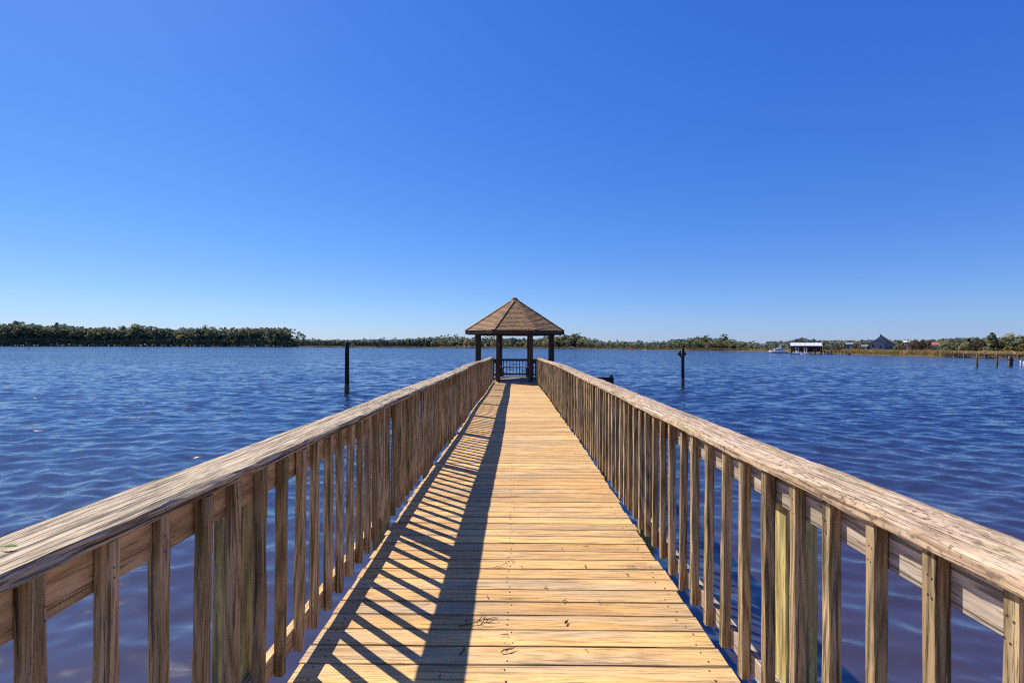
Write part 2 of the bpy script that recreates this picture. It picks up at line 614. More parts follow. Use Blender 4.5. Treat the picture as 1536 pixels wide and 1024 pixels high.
def build_water():
    pos = graded(760, .040, .0058)
    xs = np.array([-q for q in reversed(pos[1:])] + pos)
    ys = np.array([-q for q in reversed(graded(14, .12, .06)[1:])] + pos)
    sx = np.gradient(xs)
    sy = np.gradient(ys)
    X, Y = np.meshgrid(xs, ys)
    SX, SY = np.meshgrid(sx, sy)
    S = np.maximum(SX, SY)
    Z = np.zeros_like(X)
    DX = np.zeros_like(X)
    DY = np.zeros_like(X)
    rg = np.random.RandomState(23)
    N = 72
    for i in range(N):
        lam = .18 * (1.9 / .18) ** ((i + rg.rand()) / N)
        th = math.radians(-100 + rg.randn() * 38)       # running towards the camera, a little to the left
        k = 2 * math.pi / lam
        slope = .054 * (1.0 if lam < .6 else (.6 / lam) ** .6)
        A = slope / k
        ph = rg.rand() * 6.283
        fade = np.clip((lam / S - 2.3) / 2.2, 0, 1)
        # groups: amplitude breathes over space
        grp = .55 + .45 * np.sin(X * (.9 / lam ** .5) * math.cos(th + 1.2) * .35 + Y * .3 / lam ** .5 * math.sin(th + 1.2) + ph * 3)
        arg = k * (X * math.cos(th) + Y * math.sin(th)) + ph
        a = A * fade * grp
        Z += a * np.sin(arg)
        c = a * np.cos(arg) * .7
        DX += c * math.cos(th)
        DY += c * math.sin(th)
    # calmer water in the lee of the pier, near by on the left
    q = np.clip((np.hypot(np.minimum(X + 1.0, 0) * .8, np.maximum(Y, 0) * .55) - 1.0) / 4.0, 0, 1)
    calm = np.where(X < .5, .22 + .78 * q * q * (3 - 2 * q), 1.0)
    Z *= calm
    DX *= calm
    DY *= calm
    V = np.stack([X + DX, Y + DY, Z], -1).reshape(-1, 3).astype(np.float32)
    ny, nx = X.shape
    idx = np.arange(ny * nx).reshape(ny, nx)
    Q = np.stack([idx[:-1, :-1], idx[:-1, 1:], idx[1:, 1:], idx[1:, :-1]], -1).reshape(-1, 4).astype(np.int32)
    me = bpy.data.meshes.new("water")
    me.vertices.add(len(V))
    me.vertices.foreach_set("co", V.ravel())
    me.loops.add(Q.size)
    me.loops.foreach_set("vertex_index", Q.ravel())
    me.polygons.add(len(Q))
    me.polygons.foreach_set("loop_start", np.arange(0, Q.size, 4, dtype=np.int32))
    me.polygons.foreach_set("loop_total", np.full(len(Q), 4, dtype=np.int32))
    me.polygons.foreach_set("use_smooth", np.ones(len(Q), dtype=bool))
    me.update(calc_edges=True)
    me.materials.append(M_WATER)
    o = bpy.data.objects.new("water", me)
    COL.objects.link(o)
    tag(o, "choppy blue river water stretching to the far shore", "water", kind="structure")


build_water()

# ------------------------------------------------------------------ shore terrain
SHORE = [(-700, 517.5), (-350, 517.4), (-120, 517.9), (0, 518.8), (120, 519.0), (230, 519.4), (340, 519.7), (440, 520.1), (470, 520.4), (560, 521.1), (640, 521.6),
         (760, 522.2), (860, 522.9), (900, 523.4), (960, 524.3), (1030, 525.4), (1100, 526.2), (1140, 527.2), (1165, 528.2), (1190, 529.2),
         (1232, 530.3), (1262, 531.2), (1300, 532.3), (1340, 533.3), (1385, 534.5), (1420, 535.6), (1480, 536.6), (1536, 537.6), (1640, 539.4), (1850, 543.0)]


def shore_y(px):
    for (a, ya), (b, yb) in zip(SHORE, SHORE[1:]):
        if a <= px <= b:
            return ya + (yb - ya) * (px - a) / (b - a)
    return SHORE[0][1] if px < SHORE[0][0] else SHORE[-1][1]


def shore_pt(px):
    p = onwater(px, shore_y(px))
    return Vector((p.x, p.y, 0))


def shore_d(px):
    p = shore_pt(px)
    return math.hypot(p.x - CAM.x, p.y - CAM.y)


def land(px, back):
    """ground point `back` metres behind the waterline at column px"""
    p = shore_pt(px)
    return p + azim(px) * back


mb = MB()
cols = []
npx = list(range(-700, 1851, 10))
for px in npx:
    p = shore_pt(px)
    a = azim(px)
    jit = noise.noise(Vector((px * .03, 0, 4))) * 1.5
    row = []
    for k, (bk, z) in enumerate([(-2.5, -.6), (0, -.02), (.5, .28), (3, .38), (12, .42), (40, .5), (160, .7), (700, 1.0), (3500, 1.5)]):
        q = p + a * (bk + (jit if k < 4 else 0))
        row.append((q.x, q.y, z))
    cols.append(row)
nr = len(cols[0])
for row in cols:
    mb.v += row
for i in range(len(cols) - 1):
    for k in range(nr - 1):
        mb.face((i * nr + k, (i + 1) * nr + k, (i + 1) * nr + k + 1, i * nr + k + 1), None, 0)
o = mb.obj("ground", M_GROUND, smooth=True)
tag(o, "low marshy shore round the far side of the river", "ground", kind="structure")

# ------------------------------------------------------------------ pier
def zdeck(y):
    return 1.3 - .004 * max(y, -2) + .012 * math.sin(y * .55 + 1.0) * min(1, max(0, (y - 4) / 6))


def sm(t):
    t = min(1, max(0, t))
    return t * t * (3 - 2 * t)


def xl(y, x):      # left lines lean in a touch at the far end
    return x + .05 * min(1, max(0, (y - 8) / 13)) + .012 * math.sin(y * .9)


def xr(y, x):
    return x - .13 * min(1, max(0, (y - 8) / 13)) + .012 * math.sin(y * .8 + 2)


YEND = 21.1
pier = empty("pier", (0, 0, 0))
tag(pier, "long plank pier running straight out over the water to the gazebo", "pier")
mb = MB()
y = -1.0
while y < YEND - .05:
    wd = .1385 + R.uniform(-.0012, .0012)
    gap = R.uniform(.004, .0105)
    z = zdeck(y + wd / 2)
    dz0, dz1 = R.uniform(-.0018, .0018), R.uniform(-.0018, .0018)
    x0 = xl(y, -1.02) + R.uniform(-.012, .012)
    x1 = xr(y, 1.02) + R.uniform(-.012, .012)
    r = R.random()
    yj = R.uniform(-.0015, .0015)
    mb.board((x0, y + wd / 2 + yj, z - .019 + dz0), (x1, y + wd / 2 - yj, z - .019 + dz1), (0, 0, 1), wd, .038, .003, 10, r, .0022)
    for xx in (-.93, -.02, .93):
        for q in (-.035, .035):
            nx_, ny_ = xx + R.uniform(-.025, .025), y + wd / 2 + q + R.uniform(-.012, .012)
            if xx > 0: nx_ = xr(y, nx_)
            zz = z + .0024 + (dz0 + (dz1 - dz0) * (nx_ + 1) / 2)
            rr = R.uniform(.0038, .0058)
            b = len(mb.v)
            for k in range(6):
                an = k * math.pi / 3
                mb.v.append((nx_ + rr * math.cos(an), ny_ + rr * math.sin(an), zz))
            mb.face([b + k for k in range(6)], None, 0, 1)
    y += wd + gap
deck = mb.obj("deck", [M_DECK, M_NAIL], pier)
mb = MB()
for xx in (-.93, 0.0, .93):
    for i in range(5):
        y0, y1 = -1.0 + i * 4.4, -1.0 + (i + 1) * 4.4 - .01
        y1 = min(y1, YEND - .02)
        fx = (lambda yy: xl(yy, xx)) if xx < 0 else ((lambda yy: xr(yy, xx)) if xx > 0 else (lambda yy: xx))
        o = MB()
        o.board((fx(y0), y0, zdeck(y0) - .175), (fx(y1), y1, zdeck(y1) - .175), (0, 0, 1), .045, .235, .004, 4)
        o.obj("stringer", M_BEAM, pier)
for i in range(6):
    yy = .3 + i * 4.1
    for s in (-1, 1):
        x = s * .72
        o = MB()
        o.tube([(x, yy, -2.0), (x, yy, .5), (x, yy, zdeck(yy) - .42)], [.13, .125, .12], 14)
        o.obj("piling", M_PILE2, pier, True)
    o = MB()
    o.board((-1.0, yy, zdeck(yy) - .36), (1.0, yy, zdeck(yy) - .36), (0, 0, 1), .14, .12, .005)
    o.obj("cross_beam", M_BEAM, pier)

# ------------------------------------------------------------------ railings
POSTS = [1.985 + 2.25 * k for k in range(9)]
POSTS = [-.265] + POSTS


def railing(side, m_cap, m_bal, joints, pitch, start, label):
    fx = (lambda yy, x: xl(yy, -x)) if side < 0 else (lambda yy, x: xr(yy, x))
    root = empty("railing", (side * 1.0, 0, 1.3))
    tag(root, label, "railing", "wooden railings along the pier")
    inv = Vector(root.location)

    def P(x, yy, h):
        return Vector((fx(yy, x), yy, zdeck(yy) + h)) - inv
    hump = lambda yy: .02 * math.exp(-((yy - 11.5) / 3) ** 2) + .006 * noise.noise(Vector((yy * .7, side * 3, 0)))
    # cap boards
    for j0, j1 in zip(joints, joints[1:]):
        cb = MB()
        L = j1 - j0 - .007
        n = max(1, round(L / 1.2))
        r = R.random()
        dz, dxx = R.uniform(-.003, .003), R.uniform(-.004, .004)
        rows = int(L / .05)
        # sweep with rounded, worn edges
        sec = [(-.105, -.014), (-.105, .010), (-.099, .017), (-.06, .021), (0, .0215), (.06, .020), (.097, .017), (.105, .009), (.105, -.014), (.099, -.020), (0, -.021), (-.099, -.020)]
        ns = len(sec)
        per = [0]
        for k in range(ns):
            a_, b_ = sec[k], sec[(k + 1) % ns]
            per.append(per[-1] + math.hypot(a_[0] - b_[0], a_[1] - b_[1]))
        for i in range(rows + 1):
            yy = j0 + L * i / rows
            endw = max(0, 1 - min(i, rows - i) * .05 / .12)
            for k, (a_, b_) in enumerate(sec):
                q = Vector((yy * 4 + r * 99, k * .8, side * 5))
                ja = noise.noise(q) * .005 + noise.noise(q * 4) * .0018
                jb = noise.noise(q + Vector((9, 5, 3))) * .0022 + noise.noise(q * 4 + Vector((1, 7, 3))) * .0012
                edge = 1.6 if abs(a_) > .09 else .8
                x = 1.085 + dxx + a_ * (1 - .02 * endw) + ja * edge
                h = 1.040 + dz + b_ + jb * edge - (.006 * endw if b_ > 0 else 0)
                cb.v.append(tuple(P(x, yy, h + hump(yy))))
        for i in range(rows):
            for k in range(ns):
                k2 = (k + 1) % ns
                u0, u1 = L * i / rows, L * (i + 1) / rows
                A, B = i * ns + k, i * ns + k2
                fc = (A, B, B + ns, A + ns)
                uvv = [(u0, per[k]), (u0, per[k + 1]), (u1, per[k + 1]), (u1, per[k])]
                if side < 0:
                    fc, uvv = fc[::-1], uvv[::-1]
                cb.face(fc, uvv, r)
        cb.face(range(ns), [(a_ * .3, b_) for a_, b_ in sec], r)
        cb.face(range(rows * ns, rows * ns + ns), [(a_ * .3, b_) for a_, b_ in sec], r)
        cb.obj("cap_board", m_cap, root)
    # rails
    edges = [-.27, 4.24, 8.74, 13.24, 17.74, YEND - .05]
    for a_, b_ in zip(edges, edges[1:]):
        t = MB()
        nseg = 8
        for kk, (h, hh, nm) in enumerate(((.955, .118, "top_rail"), (.145, .09, "bottom_rail"))):
            t = MB()
            r = R.random()
            for i in range(nseg):
                ya, yb = a_ + (b_ - a_ - .006) * i / nseg, a_ + (b_ - a_ - .006) * (i + 1) / nseg
                t.board(P(1.048, ya, h), P(1.048, yb, h), (0, 0, 1), .036, hh, .002, 1, r + i * .0001)
            t.obj(nm, M_RAIL if side < 0 else M_RAILR, root)
    # posts, outside the rails
    for yy in POSTS:
        p = MB()
        p.board(P(1.130, yy, -1.0), P(1.130, yy, 1.015), (0, 1, 0), .124, .09, .005, 8, None, .004)
        p.obj("post", M_POST, root)
    # balusters
    variants = []
    for i in range(14):
        b = MB()
        hgt = .935 + R.uniform(-.014, .014)
        # shape: bowed a little, worn edges
        b.board((0, 0, 0), (R.uniform(-.006, .006), R.uniform(-.006, .006), hgt), (0, 1, 0), .0385, .0385, .003, 12, R.random(), .0045, 0, 4.0)
        for hz in (hgt - .055 + R.uniform(-.012, .012), hgt - .095 + R.uniform(-.01, .01), R.uniform(.06, .075)):
            q0, q1 = R.uniform(-.006, .006), R.uniform(.0028, .004)
            k0 = len(b.v)
            for k in range(6):
                an = k * math.pi / 3
                b.v.append((-side * .0212, q0 + q1 * math.cos(an), hz + q1 * math.sin(an)))
            b.face([k0 + k for k in (range(6) if side < 0 else range(5, -1, -1))], None, 0, 1)
        variants.append((b.mesh("baluster", [m_bal, M_NAIL]), hgt))
    ys = []
    yy = start
    while yy < YEND - .12:
        ys.append(yy)
        yy += pitch * R.uniform(.97, 1.03)
    far = MB()
    for i, yy in enumerate(ys):
        me_, hgt = R.choice(variants)
        loc = P(1.01 + R.uniform(-.001, .0015), yy, 1.0185 - hgt)
        rot = (R.uniform(-.010, .010), R.uniform(-.006, .006), R.uniform(-.06, .06))
        if i < 100:
            inst("baluster", me_, root, loc, rot)
        else:
            far.board(loc, loc + Vector((0, 0, .92)), (0, 1, 0), .0385, .0385, .003, 2, R.random(), .001)
    if far.f:
        tag(far.obj("baluster_row", [m_bal, M_NAIL], root), kind="stuff")
    return root


railing(-1, M_CAPL, M_BALL, [-.5, 5.2, 8.85, 12.5, 16.3, YEND - .03], .1835, .31, "weathered railing with deeply cracked cap on the left side of the pier")
railing(1, M_CAPR, M_BALR, [-.5, 4.62, 8.35, 12.1, 16.6, YEND - .03], .193, .23, "pinkish pitted railing with a dark cap joint on the right side of the pier")

# ------------------------------------------------------------------ gazebo
GX, GY = -.05, 22.95
GZ = 1.215
A0 = 1.72
gz = empty("gazebo", (GX, GY, GZ))
tag(gz, "octagonal open gazebo with brown shingle roof at the end of the pier", "gazebo")
VA = A0 / math.cos(math.pi / 8)
ang = [math.pi / 8 + k * math.pi / 4 for k in range(8)]
pv = [Vector((VA * math.cos(a), VA * math.sin(a), 0)) for a in ang]
# floor boards clipped to the octagon
mb = MB()
y = -A0 - .12
while y < A0 + .1:
    yc = y + .07
    ap = A0 + .13
    half = min(ap, ap * 1.41421 - abs(yc))
    mb.board((-half, yc, -.019), (half, yc, -.019), (0, 0, 1), .1385, .038, .003, 3)
    y += .145
mb.obj("floor", M_BENCH, gz)
mb = MB()
for k in range(8):
    a, b = pv[k] * 1.05, pv[(k + 1) % 8] * 1.05
    mb.board(a + Vector((0, 0, -.16)), b + Vector((0, 0, -.16)), (0, 0, 1), .04, .235, .004)
mb.obj("floor_rim", M_GAZ, gz)
for k in range(8):
    o = MB()
    c = pv[k] * .985
    rz = ang[k]
    Mr = Matrix.Rotation(rz, 3, 'Z')
    o.board(c + Vector((0, 0, -.9)), c + Vector((0, 0, 2.02)), Mr @ Vector((0, 1, 0)), .135, .135, .006, 6, None, .003)
    o.obj("post", M_GAZ, gz)
    o = MB()
    c2 = pv[k] * .9
    o.tube([c2 + Vector((0, 0, -3)), c2 + Vector((0, 0, -.28))], [.13, .125], 12)
    o.obj("piling", M_PILE, gz, True)
# eave beam ring
for k in range(8):
    o = MB()
    a, b = pv[k] * .99, pv[(k + 1) % 8] * .99
    o.board(a + Vector((0, 0, 2.11)), b + Vector((0, 0, 2.11)), (0, 0, 1), .09, .18, .004)
    o.obj("eave_beam", M_GAZ, gz)
# railing panels (front side stays open towards the pier); the side whose middle faces -Y is k=5
for k in range(8):
    if k == 5:
        continue
    pr = MB()
    a, b = pv[k], pv[(k + 1) % 8]
    t = (b - a).normalized()
    a2, b2 = a + t * .075, b - t * .075
    Z = lambda h: Vector((0, 0, h))
    panel = MB()
    panel.board(a2 + Z(.87), b2 + Z(.87), (0, 0, 1), .09, .04, .004)
    panel.board(a2 + Z(.817), b2 + Z(.817), (0, 0, 1), .036, .07, .003)
    rp = panel.obj("railing_panel", M_GAZ, gz)
    panel = MB()
    panel.board(a2 + Z(.13), b2 + Z(.13), (0, 0, 1), .036, .08, .003)
    panel.obj("bottom_rail", M_GAZ, rp)
    nb = 8
    for i in range(nb):
        c = a2.lerp(b2, (i + .5) / nb) + t.cross(Vector((0, 0, 1))) * -.037
        o = MB()
        o.board(c + Z(.08), c + Z(.845), t, .036, .036, .003, 1)
        o.obj("baluster", M_GAZ, rp)
# bench round the inside
for k in (0, 1, 2, 3):
    a, b = pv[k] * .99, pv[(k + 1) % 8] * .99
    inn = .74
    o = MB()
    for j in range(3):
        f = .76 + j * .083
        o.board(pv[k] * f + Z(.50), pv[(k + 1) % 8] * f + Z(.50), (0, 0, 1), .135, .036, .003)
    bo = o.obj("bench", M_BENCH, gz)
    for q in (.05, .95):
        o = MB()
        c = (pv[k] * .90).lerp(pv[(k + 1) % 8] * .90, q)
        o.board(c + Z(.0), c + Z(.48), (0, 1, 0), .06, .06, .003)
        o.obj("leg", M_GAZ, bo)
# roof: courses of shingles laid in steps on eight slopes
AE = 2.2 / math.cos(math.pi / 8)
ZE, ZA = 2.20, 3.72
ev = [Vector((math.cos(a), math.sin(a), 0)) for a in ang]
roof = empty("roof", (0, 0, 0))
roof.parent = gz
NC = 25
mb = MB()
slope_l = math.hypot(2.2, ZA - ZE)
for k in range(8):
    d0, d1 = ev[k], ev[(k + 1) % 8]
    nrm = ((d0 + d1) * .5).normalized()
    up = Vector((nrm.x * (ZA - ZE), nrm.y * (ZA - ZE), 2.2)).normalized()
    for i in range(NC):
        t0, t1 = i / NC, min(1, (i + 1.15) / NC)
        P_ = lambda d, t: d * (AE * (1 - t)) + Vector((0, 0, ZE + (ZA - ZE) * t))
        lift = .015
        jj = R.uniform(-.005, .005)
        nn_ = 8
        for q in range(nn_):
            s0, s1 = q / nn_, (q + 1) / nn_
            lf = lift + R.uniform(-.004, .006)
            a = P_(d0, t0).lerp(P_(d1, t0), s0) + up * lf
            b = P_(d0, t0).lerp(P_(d1, t0), s1) + up * lf
            c = P_(d0, t1).lerp(P_(d1, t1), s1) + up * .004
            d = P_(d0, t1).lerp(P_(d1, t1), s0) + up * .004
            wid = (P_(d1, 0) - P_(d0, 0)).length
            u = lambda p, t, s: ((s - .5) * wid * (1 - t) + k * 7.31, t * NC * .103 + .0004)
            mb.quad(a, b, c, d, 0, 0, [u(0, t0, s0), u(0, t0, s1), u(0, (i + .98) / NC, s1), u(0, (i + .98) / NC, s0)])
            a1, b1 = a - up * lf, b - up * lf
            mb.quad(a1, b1, b, a, 0, 1)
o = mb.obj("shingle_slopes", [M_SHING, M_GAZ], roof)
mb = MB()
for k in range(8):      # underside sheathing
    i = len(mb.v)
    mb.v += [tuple(ev[k] * AE + Vector((0, 0, ZE - .01))), tuple(ev[(k + 1) % 8] * AE + Vector((0, 0, ZE - .01))), (0, 0, ZA - .02)]
    mb.face((i + 1, i, i + 2), None, 0)
mb.obj("sheathing", M_GAZ, roof)
for k in range(8):
    o = MB()
    a, b = ev[k] * (AE * .995), ev[(k + 1) % 8] * (AE * .995)
    o.board(a + Z(ZE - .075), b + Z(ZE - .075), (0, 0, 1), .035, .14, .004, 6, None, .006)
    o.obj("fascia", M_GAZ, roof)
    o = MB()
    n = 13
    for i in range(n):
        t0, t1 = i / n, min(.985, (i + 1.25) / n)
        p0 = ev[k] * (AE * (1 - t0)) + Z(ZE + (ZA - ZE) * t0 + .030)
        p1 = ev[k] * (AE * (1 - t1)) + Z(ZE + (ZA - ZE) * t1 + .016)
        o.board(p0, p1, (0, 0, 1), .16, .012, .003, 1, R.random())
    o.obj("hip_ridge", M_RIDGE, roof)
    o = MB()
    o.board(ev[k] * (AE * .97) + Z(ZE - .06), Vector((0, 0, ZA - .14)) + ev[k] * .08, (0, 0, 1), .045, .13, .003)
    o.obj("rafter", M_GAZ, roof)
o = MB()
o.tube([(0, 0, ZA - .03), (0, 0, ZA + .03), (0, 0, ZA + .055)], [.13, .12, .03], 8)
o.obj("roof_cap", M_RIDGE, roof)

# low side dock beyond the right railing
dk = empty("side_dock", (3.24, 18.6, 0))
tag(dk, "low dark landing with a plank barrier beside the pier, just beyond the right railing", "landing")
o = MB()
for i in range(9):
    o.box((-1.6 + .145 * i, .1, .72), (.138, 2.6, .038))
o.obj("dock_deck", M_BEAM, dk)
for (x, yq, h) in ((.22, -.6, 1.72), (-.5, -.6, 1.66), (.22, 1.3, 1.2), (-1.7, 1.3, 1.2), (-1.7, -.9, 1.3)):
    o = MB()
    o.tube([(x, yq, -2), (x, yq, h - .02), (x, yq, h)], [.075, .07, .055], 12)
    o.obj("post", M_PILE, dk, True)
for h in (1.56, 1.38, 1.2):
    o = MB()
    o.board((-.62, -.69, h), (.30, -.69, h), (0, 0, 1), .04, .165, .004)
    o.obj("plank", M_PILE, dk)

# ------------------------------------------------------------------ pilings standing in the river
def pile(px, py, ptop, rad_, label, mat, group=None, cat="piling", tilt=(0, 0)):
    b = onwater(px, py)
    h = top_z(px, ptop, math.hypot(b.x - CAM.x, b.y - CAM.y))
    root = MB()
    pts, rs = [], []
    for i in range(9):
        t = i / 8
        zz = -2 + (h + 2) * t
        pts.append((noise.noise(Vector((px, t * 3, 0))) * .006 + tilt[0] * zz, noise.noise(Vector((px, t * 3, 9))) * .006 + tilt[1] * zz, zz))
        rs.append(rad_ * (1.06 - .1 * t) * (1 + .05 * noise.noise(Vector((px, t * 9, 5)))))
    pts.append((pts[-1][0], pts[-1][1], h + .02))
    rs.append(rad_ * .7)
    root.tube(pts, rs, 14)
    o = root.obj("piling", mat, None, True)
    o.location = (b.x, b.y, 0)
    tag(o, label, cat, group)
    if rad_ > .1:
        g = MB()
        pp, rr = [], []
        for i in range(9):
            t = -.3 + .85 * i / 8
            pp.append((0, 0, t))
            rr.append(rad_ * (1.10 + .10 * noise.noise(Vector((px, t * 14, 1)))) - (.012 if i == 8 else 0))
        g.tube(pp, rr, 18)
        for i, vv in enumerate(g.v):
            q = 1 + .07 * noise.noise(Vector((vv[0] * 40, vv[1] * 40, vv[2] * 25 + px)))
            g.v[i] = (vv[0] * q, vv[1] * q, vv[2])
        g.obj("barnacle_band", M_BARN, o)
    return o, h


pile(520.3, 590, 513.2, .125, "tall tarred black piling standing alone in the water left of the pier", M_PILE)
p2, h2 = pile(1024, 579, 522.3, .115, "tall black piling carrying the diamond sign, in the water right of the pier", M_PILE)
# diamond marker board mounted on the far side of that piling
o = MB()
s = .34
yy = .135
o.prism([Vector((-s, yy, h2 - .38)), Vector((0, yy, h2 - .38 - s)), Vector((s, yy, h2 - .38)), Vector((0, yy, h2 - .38 + s))], (0, .03, 0))
sg = o.obj("board", M_SIGN, None)
sroot = empty("diamond_sign", p2.location)
sg.parent = sroot
tag(sroot, "dark diamond board fixed behind the top of the right piling", "sign")
o = MB()
o.board((0, .128, h2 - .9), (0, .128, h2 - .02), (0, 1, 0), .05, .012, .002)
o.obj("bracket", M_SIGN, sroot)
o = MB()
o.board((-.085, -.09, h2 - .36), (-.085, -.09, h2 + .02), (0, 1, 0), .035, .02, .003)
o.obj("batten", plain("pale_batten", (.5, .45, .18), .6), sroot)
pile(43.3, 523.4, 518.4, .14, "thin dark stake standing far out in the water off the left woods", M_PILE, None, "stake")
pile(1465.5, 549.3, 531.6, .12, "pale-topped grey piling, the one nearest the end of the boardwalk", M_PILE2, "mooring pilings off the boardwalk")
pile(1495.5, 549.0, 531.0, .11, "slim grey piling between the nearest piling and the thick cluster", M_PILE2, "mooring pilings off the boardwalk")
# thick cluster of three
b = onwater(1516.3, 548.6)
cl = empty("piling_cluster", (b.x, b.y, 0))
tag(cl, "thick cluster of bound pilings off the boardwalk at the right edge", "pilings", "mooring pilings off the boardwalk")
hh = top_z(1516, 534.5, math.hypot(b.x, b.y))
for (dx, dy, k) in ((-.16, 0, 1), (.16, .02, .93), (0, .2, 1.05)):
    o = MB()
    o.tube([(dx * 1.1, dy, -2), (dx, dy, hh * k - .04), (dx, dy, hh * k)], [.15, .14, .10], 12)
    o.obj("pile", M_PILE2, cl, True)
o = MB()
o.tube([(0, .06, hh * .62), (0, .06, hh * .72)], [.34, .34], 16)
o.obj("band", M_PILE, cl, True)
for (px, py, pt, lb) in ((1531.0, 548.2, 540.5, "short white pipe standing in the water beside the thick piling cluster"),
                         (1535.5, 548.2, 542, "short pale stub at the very right edge beside the white pipe")):
    o, h = pile(px, py, pt, .09, lb, M_WHITE, None, "stub")
    o.name = "stub"
pile(1482, 548, 544, .03, "thin dark stick poking out of the water between the slim pilings", M_PILE, None, "stick")[0].name = "stick"

# ------------------------------------------------------------------ boardwalk along the right marsh
a = shore_pt(1418) - azim(1418) * 1.0
c = shore_pt(1640) - azim(1640) * 1.0
bw = empty("boardwalk", (a.x, a.y, 0))
tag(bw, "dark timber boardwalk along the marsh edge at the right", "boardwalk")
v = Vector((c.x - a.x, c.y - a.y, 0))
L = v.length
t = v.normalized()
nrm = Vector((-t.y, t.x, 0))
o = MB()
n = int(L / .3)
for i in range(n):
    p = t * (L * (i + .5) / n)
    o.board(p - nrm * .8 + Z(.98), p + nrm * .8 + Z(.98), (0, 0, 1), L / n - .02, .05, .004)
o.obj("deck", M_PILE2, bw)
for s in (-.78, .78):
    o = MB()
    o.board(nrm * s + Z(.80), t * L + nrm * s + Z(.80), (0, 0, 1), .06, .26, .004)
    o.obj("stringer", M_BEAM, bw)
    o = MB()
    o.board(nrm * s * .98 + Z(.40), t * L + nrm * s * .98 + Z(.40), (0, 0, 1), .05, .18, .004)
    o.obj("brace", M_BEAM, bw)
n = int(L / 1.9)
for i in range(n + 1):
    for s in (-.86, .86):
        o = MB()
        p = t * (L * i / n) + nrm * s
        o.tube([p + Z(-1), p + Z(1.0 + (R.uniform(.05, .2) if i % 2 == 0 else 0))], [.085, .08], 8)
        o.obj("post", M_PILE2, bw, True)

# ------------------------------------------------------------------ boathouse, dock and boats
def frame_at(px, py):
    p = onwater(px, py)
    d = azim(px)
    return Vector((p.x, p.y, 0)), math.atan2(d.y, d.x) - math.pi / 2, math.hypot(p.x, p.y)


bp_, brz, bd = frame_at(1209, 530.6)
bh = empty("boathouse", bp_, brz)
tag(bh, "open boathouse with a long white roof on the far right shore", "boathouse")
m_px = bd / F * cos2(1209)
W = 46 * m_px
zr = top_z(1209, 513.8, bd + 2.5)
ze = top_z(1209, 518.4, bd)
o = MB()
o.prism([Vector((-W / 2 - .2, 0, ze)), Vector((-W / 2 - .2, 4.0, zr)), Vector((-W / 2 - .2, 8, ze)), Vector((-W / 2 - .2, 8, ze - .12)), Vector((-W / 2 - .2, 4.0, zr - .12)), Vector((-W / 2 - .2, 0, ze - .12))], (W + .4, 0, 0))
rf = o.obj("roof", M_WROOF, bh)
o = MB()
for i in range(24):
    x = -W / 2 + W * (i + .5) / 24
    o.board((x, -.01, ze + .02), (x, 3.98, zr + .02), (0, 0, 1), .05, .04, .003)
o.obj("seam", M_WHITE, rf)
for x in np.linspace(-W / 2, W / 2, 6):
    for yq in (.25, 7.7):
        o = MB()
        o.tube([(x, yq, -1.5), (x, yq, ze - .1)], [.13, .12], 8)
        o.obj("post", M_PILE, bh)
o = MB()
o.board((-W / 2, .25, ze - .3), (W / 2, .25, ze - .3), (0, 0, 1), .1, .3)
o.obj("header_beam", M_GAZ, bh)
o = MB()
o.box((0, 6.2, .85), (W, 2.6, .14))
o.obj("dock_floor", M_BEAM, bh)
o = MB()
o.box((0, 7.6, 1.75), (W - .4, .08, 1.7))
o.obj("back_wall", M_GAZ, bh)
for i in range(3):
    o = MB()
    o.box((-W / 2 + W * (i + .7) / 3.4, 6.2, 1.35), (1.1, .7, .85))
    o.obj("storage_box", [M_BLUEW, M_CREAM, M_GREYW][i], bh)

# dock to the right of it
da, rz_, dd = frame_at(1234, 530.8)
dc = shore_pt(1272) - azim(1272) * 1.0
dockr = empty("dock", da)
tag(dockr, "low dark dock reaching from the boathouse to the marsh", "dock")
v = dc - da
t = v.normalized()
L = v.length
nrm = Vector((-t.y, t.x, 0))
o = MB()
n = int(L / .4)
for i in range(n):
    p = t * (L * (i + .5) / n)
    o.board(p - nrm * .7 + Z(1.05), p + nrm * .7 + Z(1.05), (0, 0, 1), L / n - .02, .06)
o.obj("deck", M_PILE2, dockr)
o = MB()
o.board(-nrm * .7 + Z(.88), t * L - nrm * .7 + Z(.88), (0, 0, 1), .07, .24)
o.obj("stringer", M_BEAM, dockr)
for i in range(8):
    o = MB()
    p = t * (L * i / 7)
    o.tube([p - nrm * .75 + Z(-1), p - nrm * .75 + Z(1.35 if i % 2 else 1.05)], [.11, .1], 8)
    o.obj("post", M_PILE, dockr)


def hull(mb, L, W, H, bow=.35):
    n = 12
    secs = []
    for i in range(n + 1):
        tt = i / n
        x = -L / 2 + L * tt
        wd = W / 2 * (1 if tt < .5 else math.sqrt(max(0, 1 - ((tt - .5) / .5) ** 2.2)) * .98 + .02)
        sh = H * (1 + bow * tt ** 2)
        secs.append([(x, -wd, sh), (x, -wd * .85, sh * .25), (x, 0, -.25), (x, wd * .85, sh * .25), (x, wd, sh)])
    b = len(mb.v)
    for s in secs: mb.v += s
    for i in range(n):
        for k in range(4):
            A = b + i * 5 + k
            mb.face((A, A + 1, A + 6, A + 5), None, 0)
        mb.face((b + i * 5, b + i * 5 + 5, b + i * 5 + 9, b + i * 5 + 4), None, 0)
    mb.face([b + k for k in range(5)], None, 0)


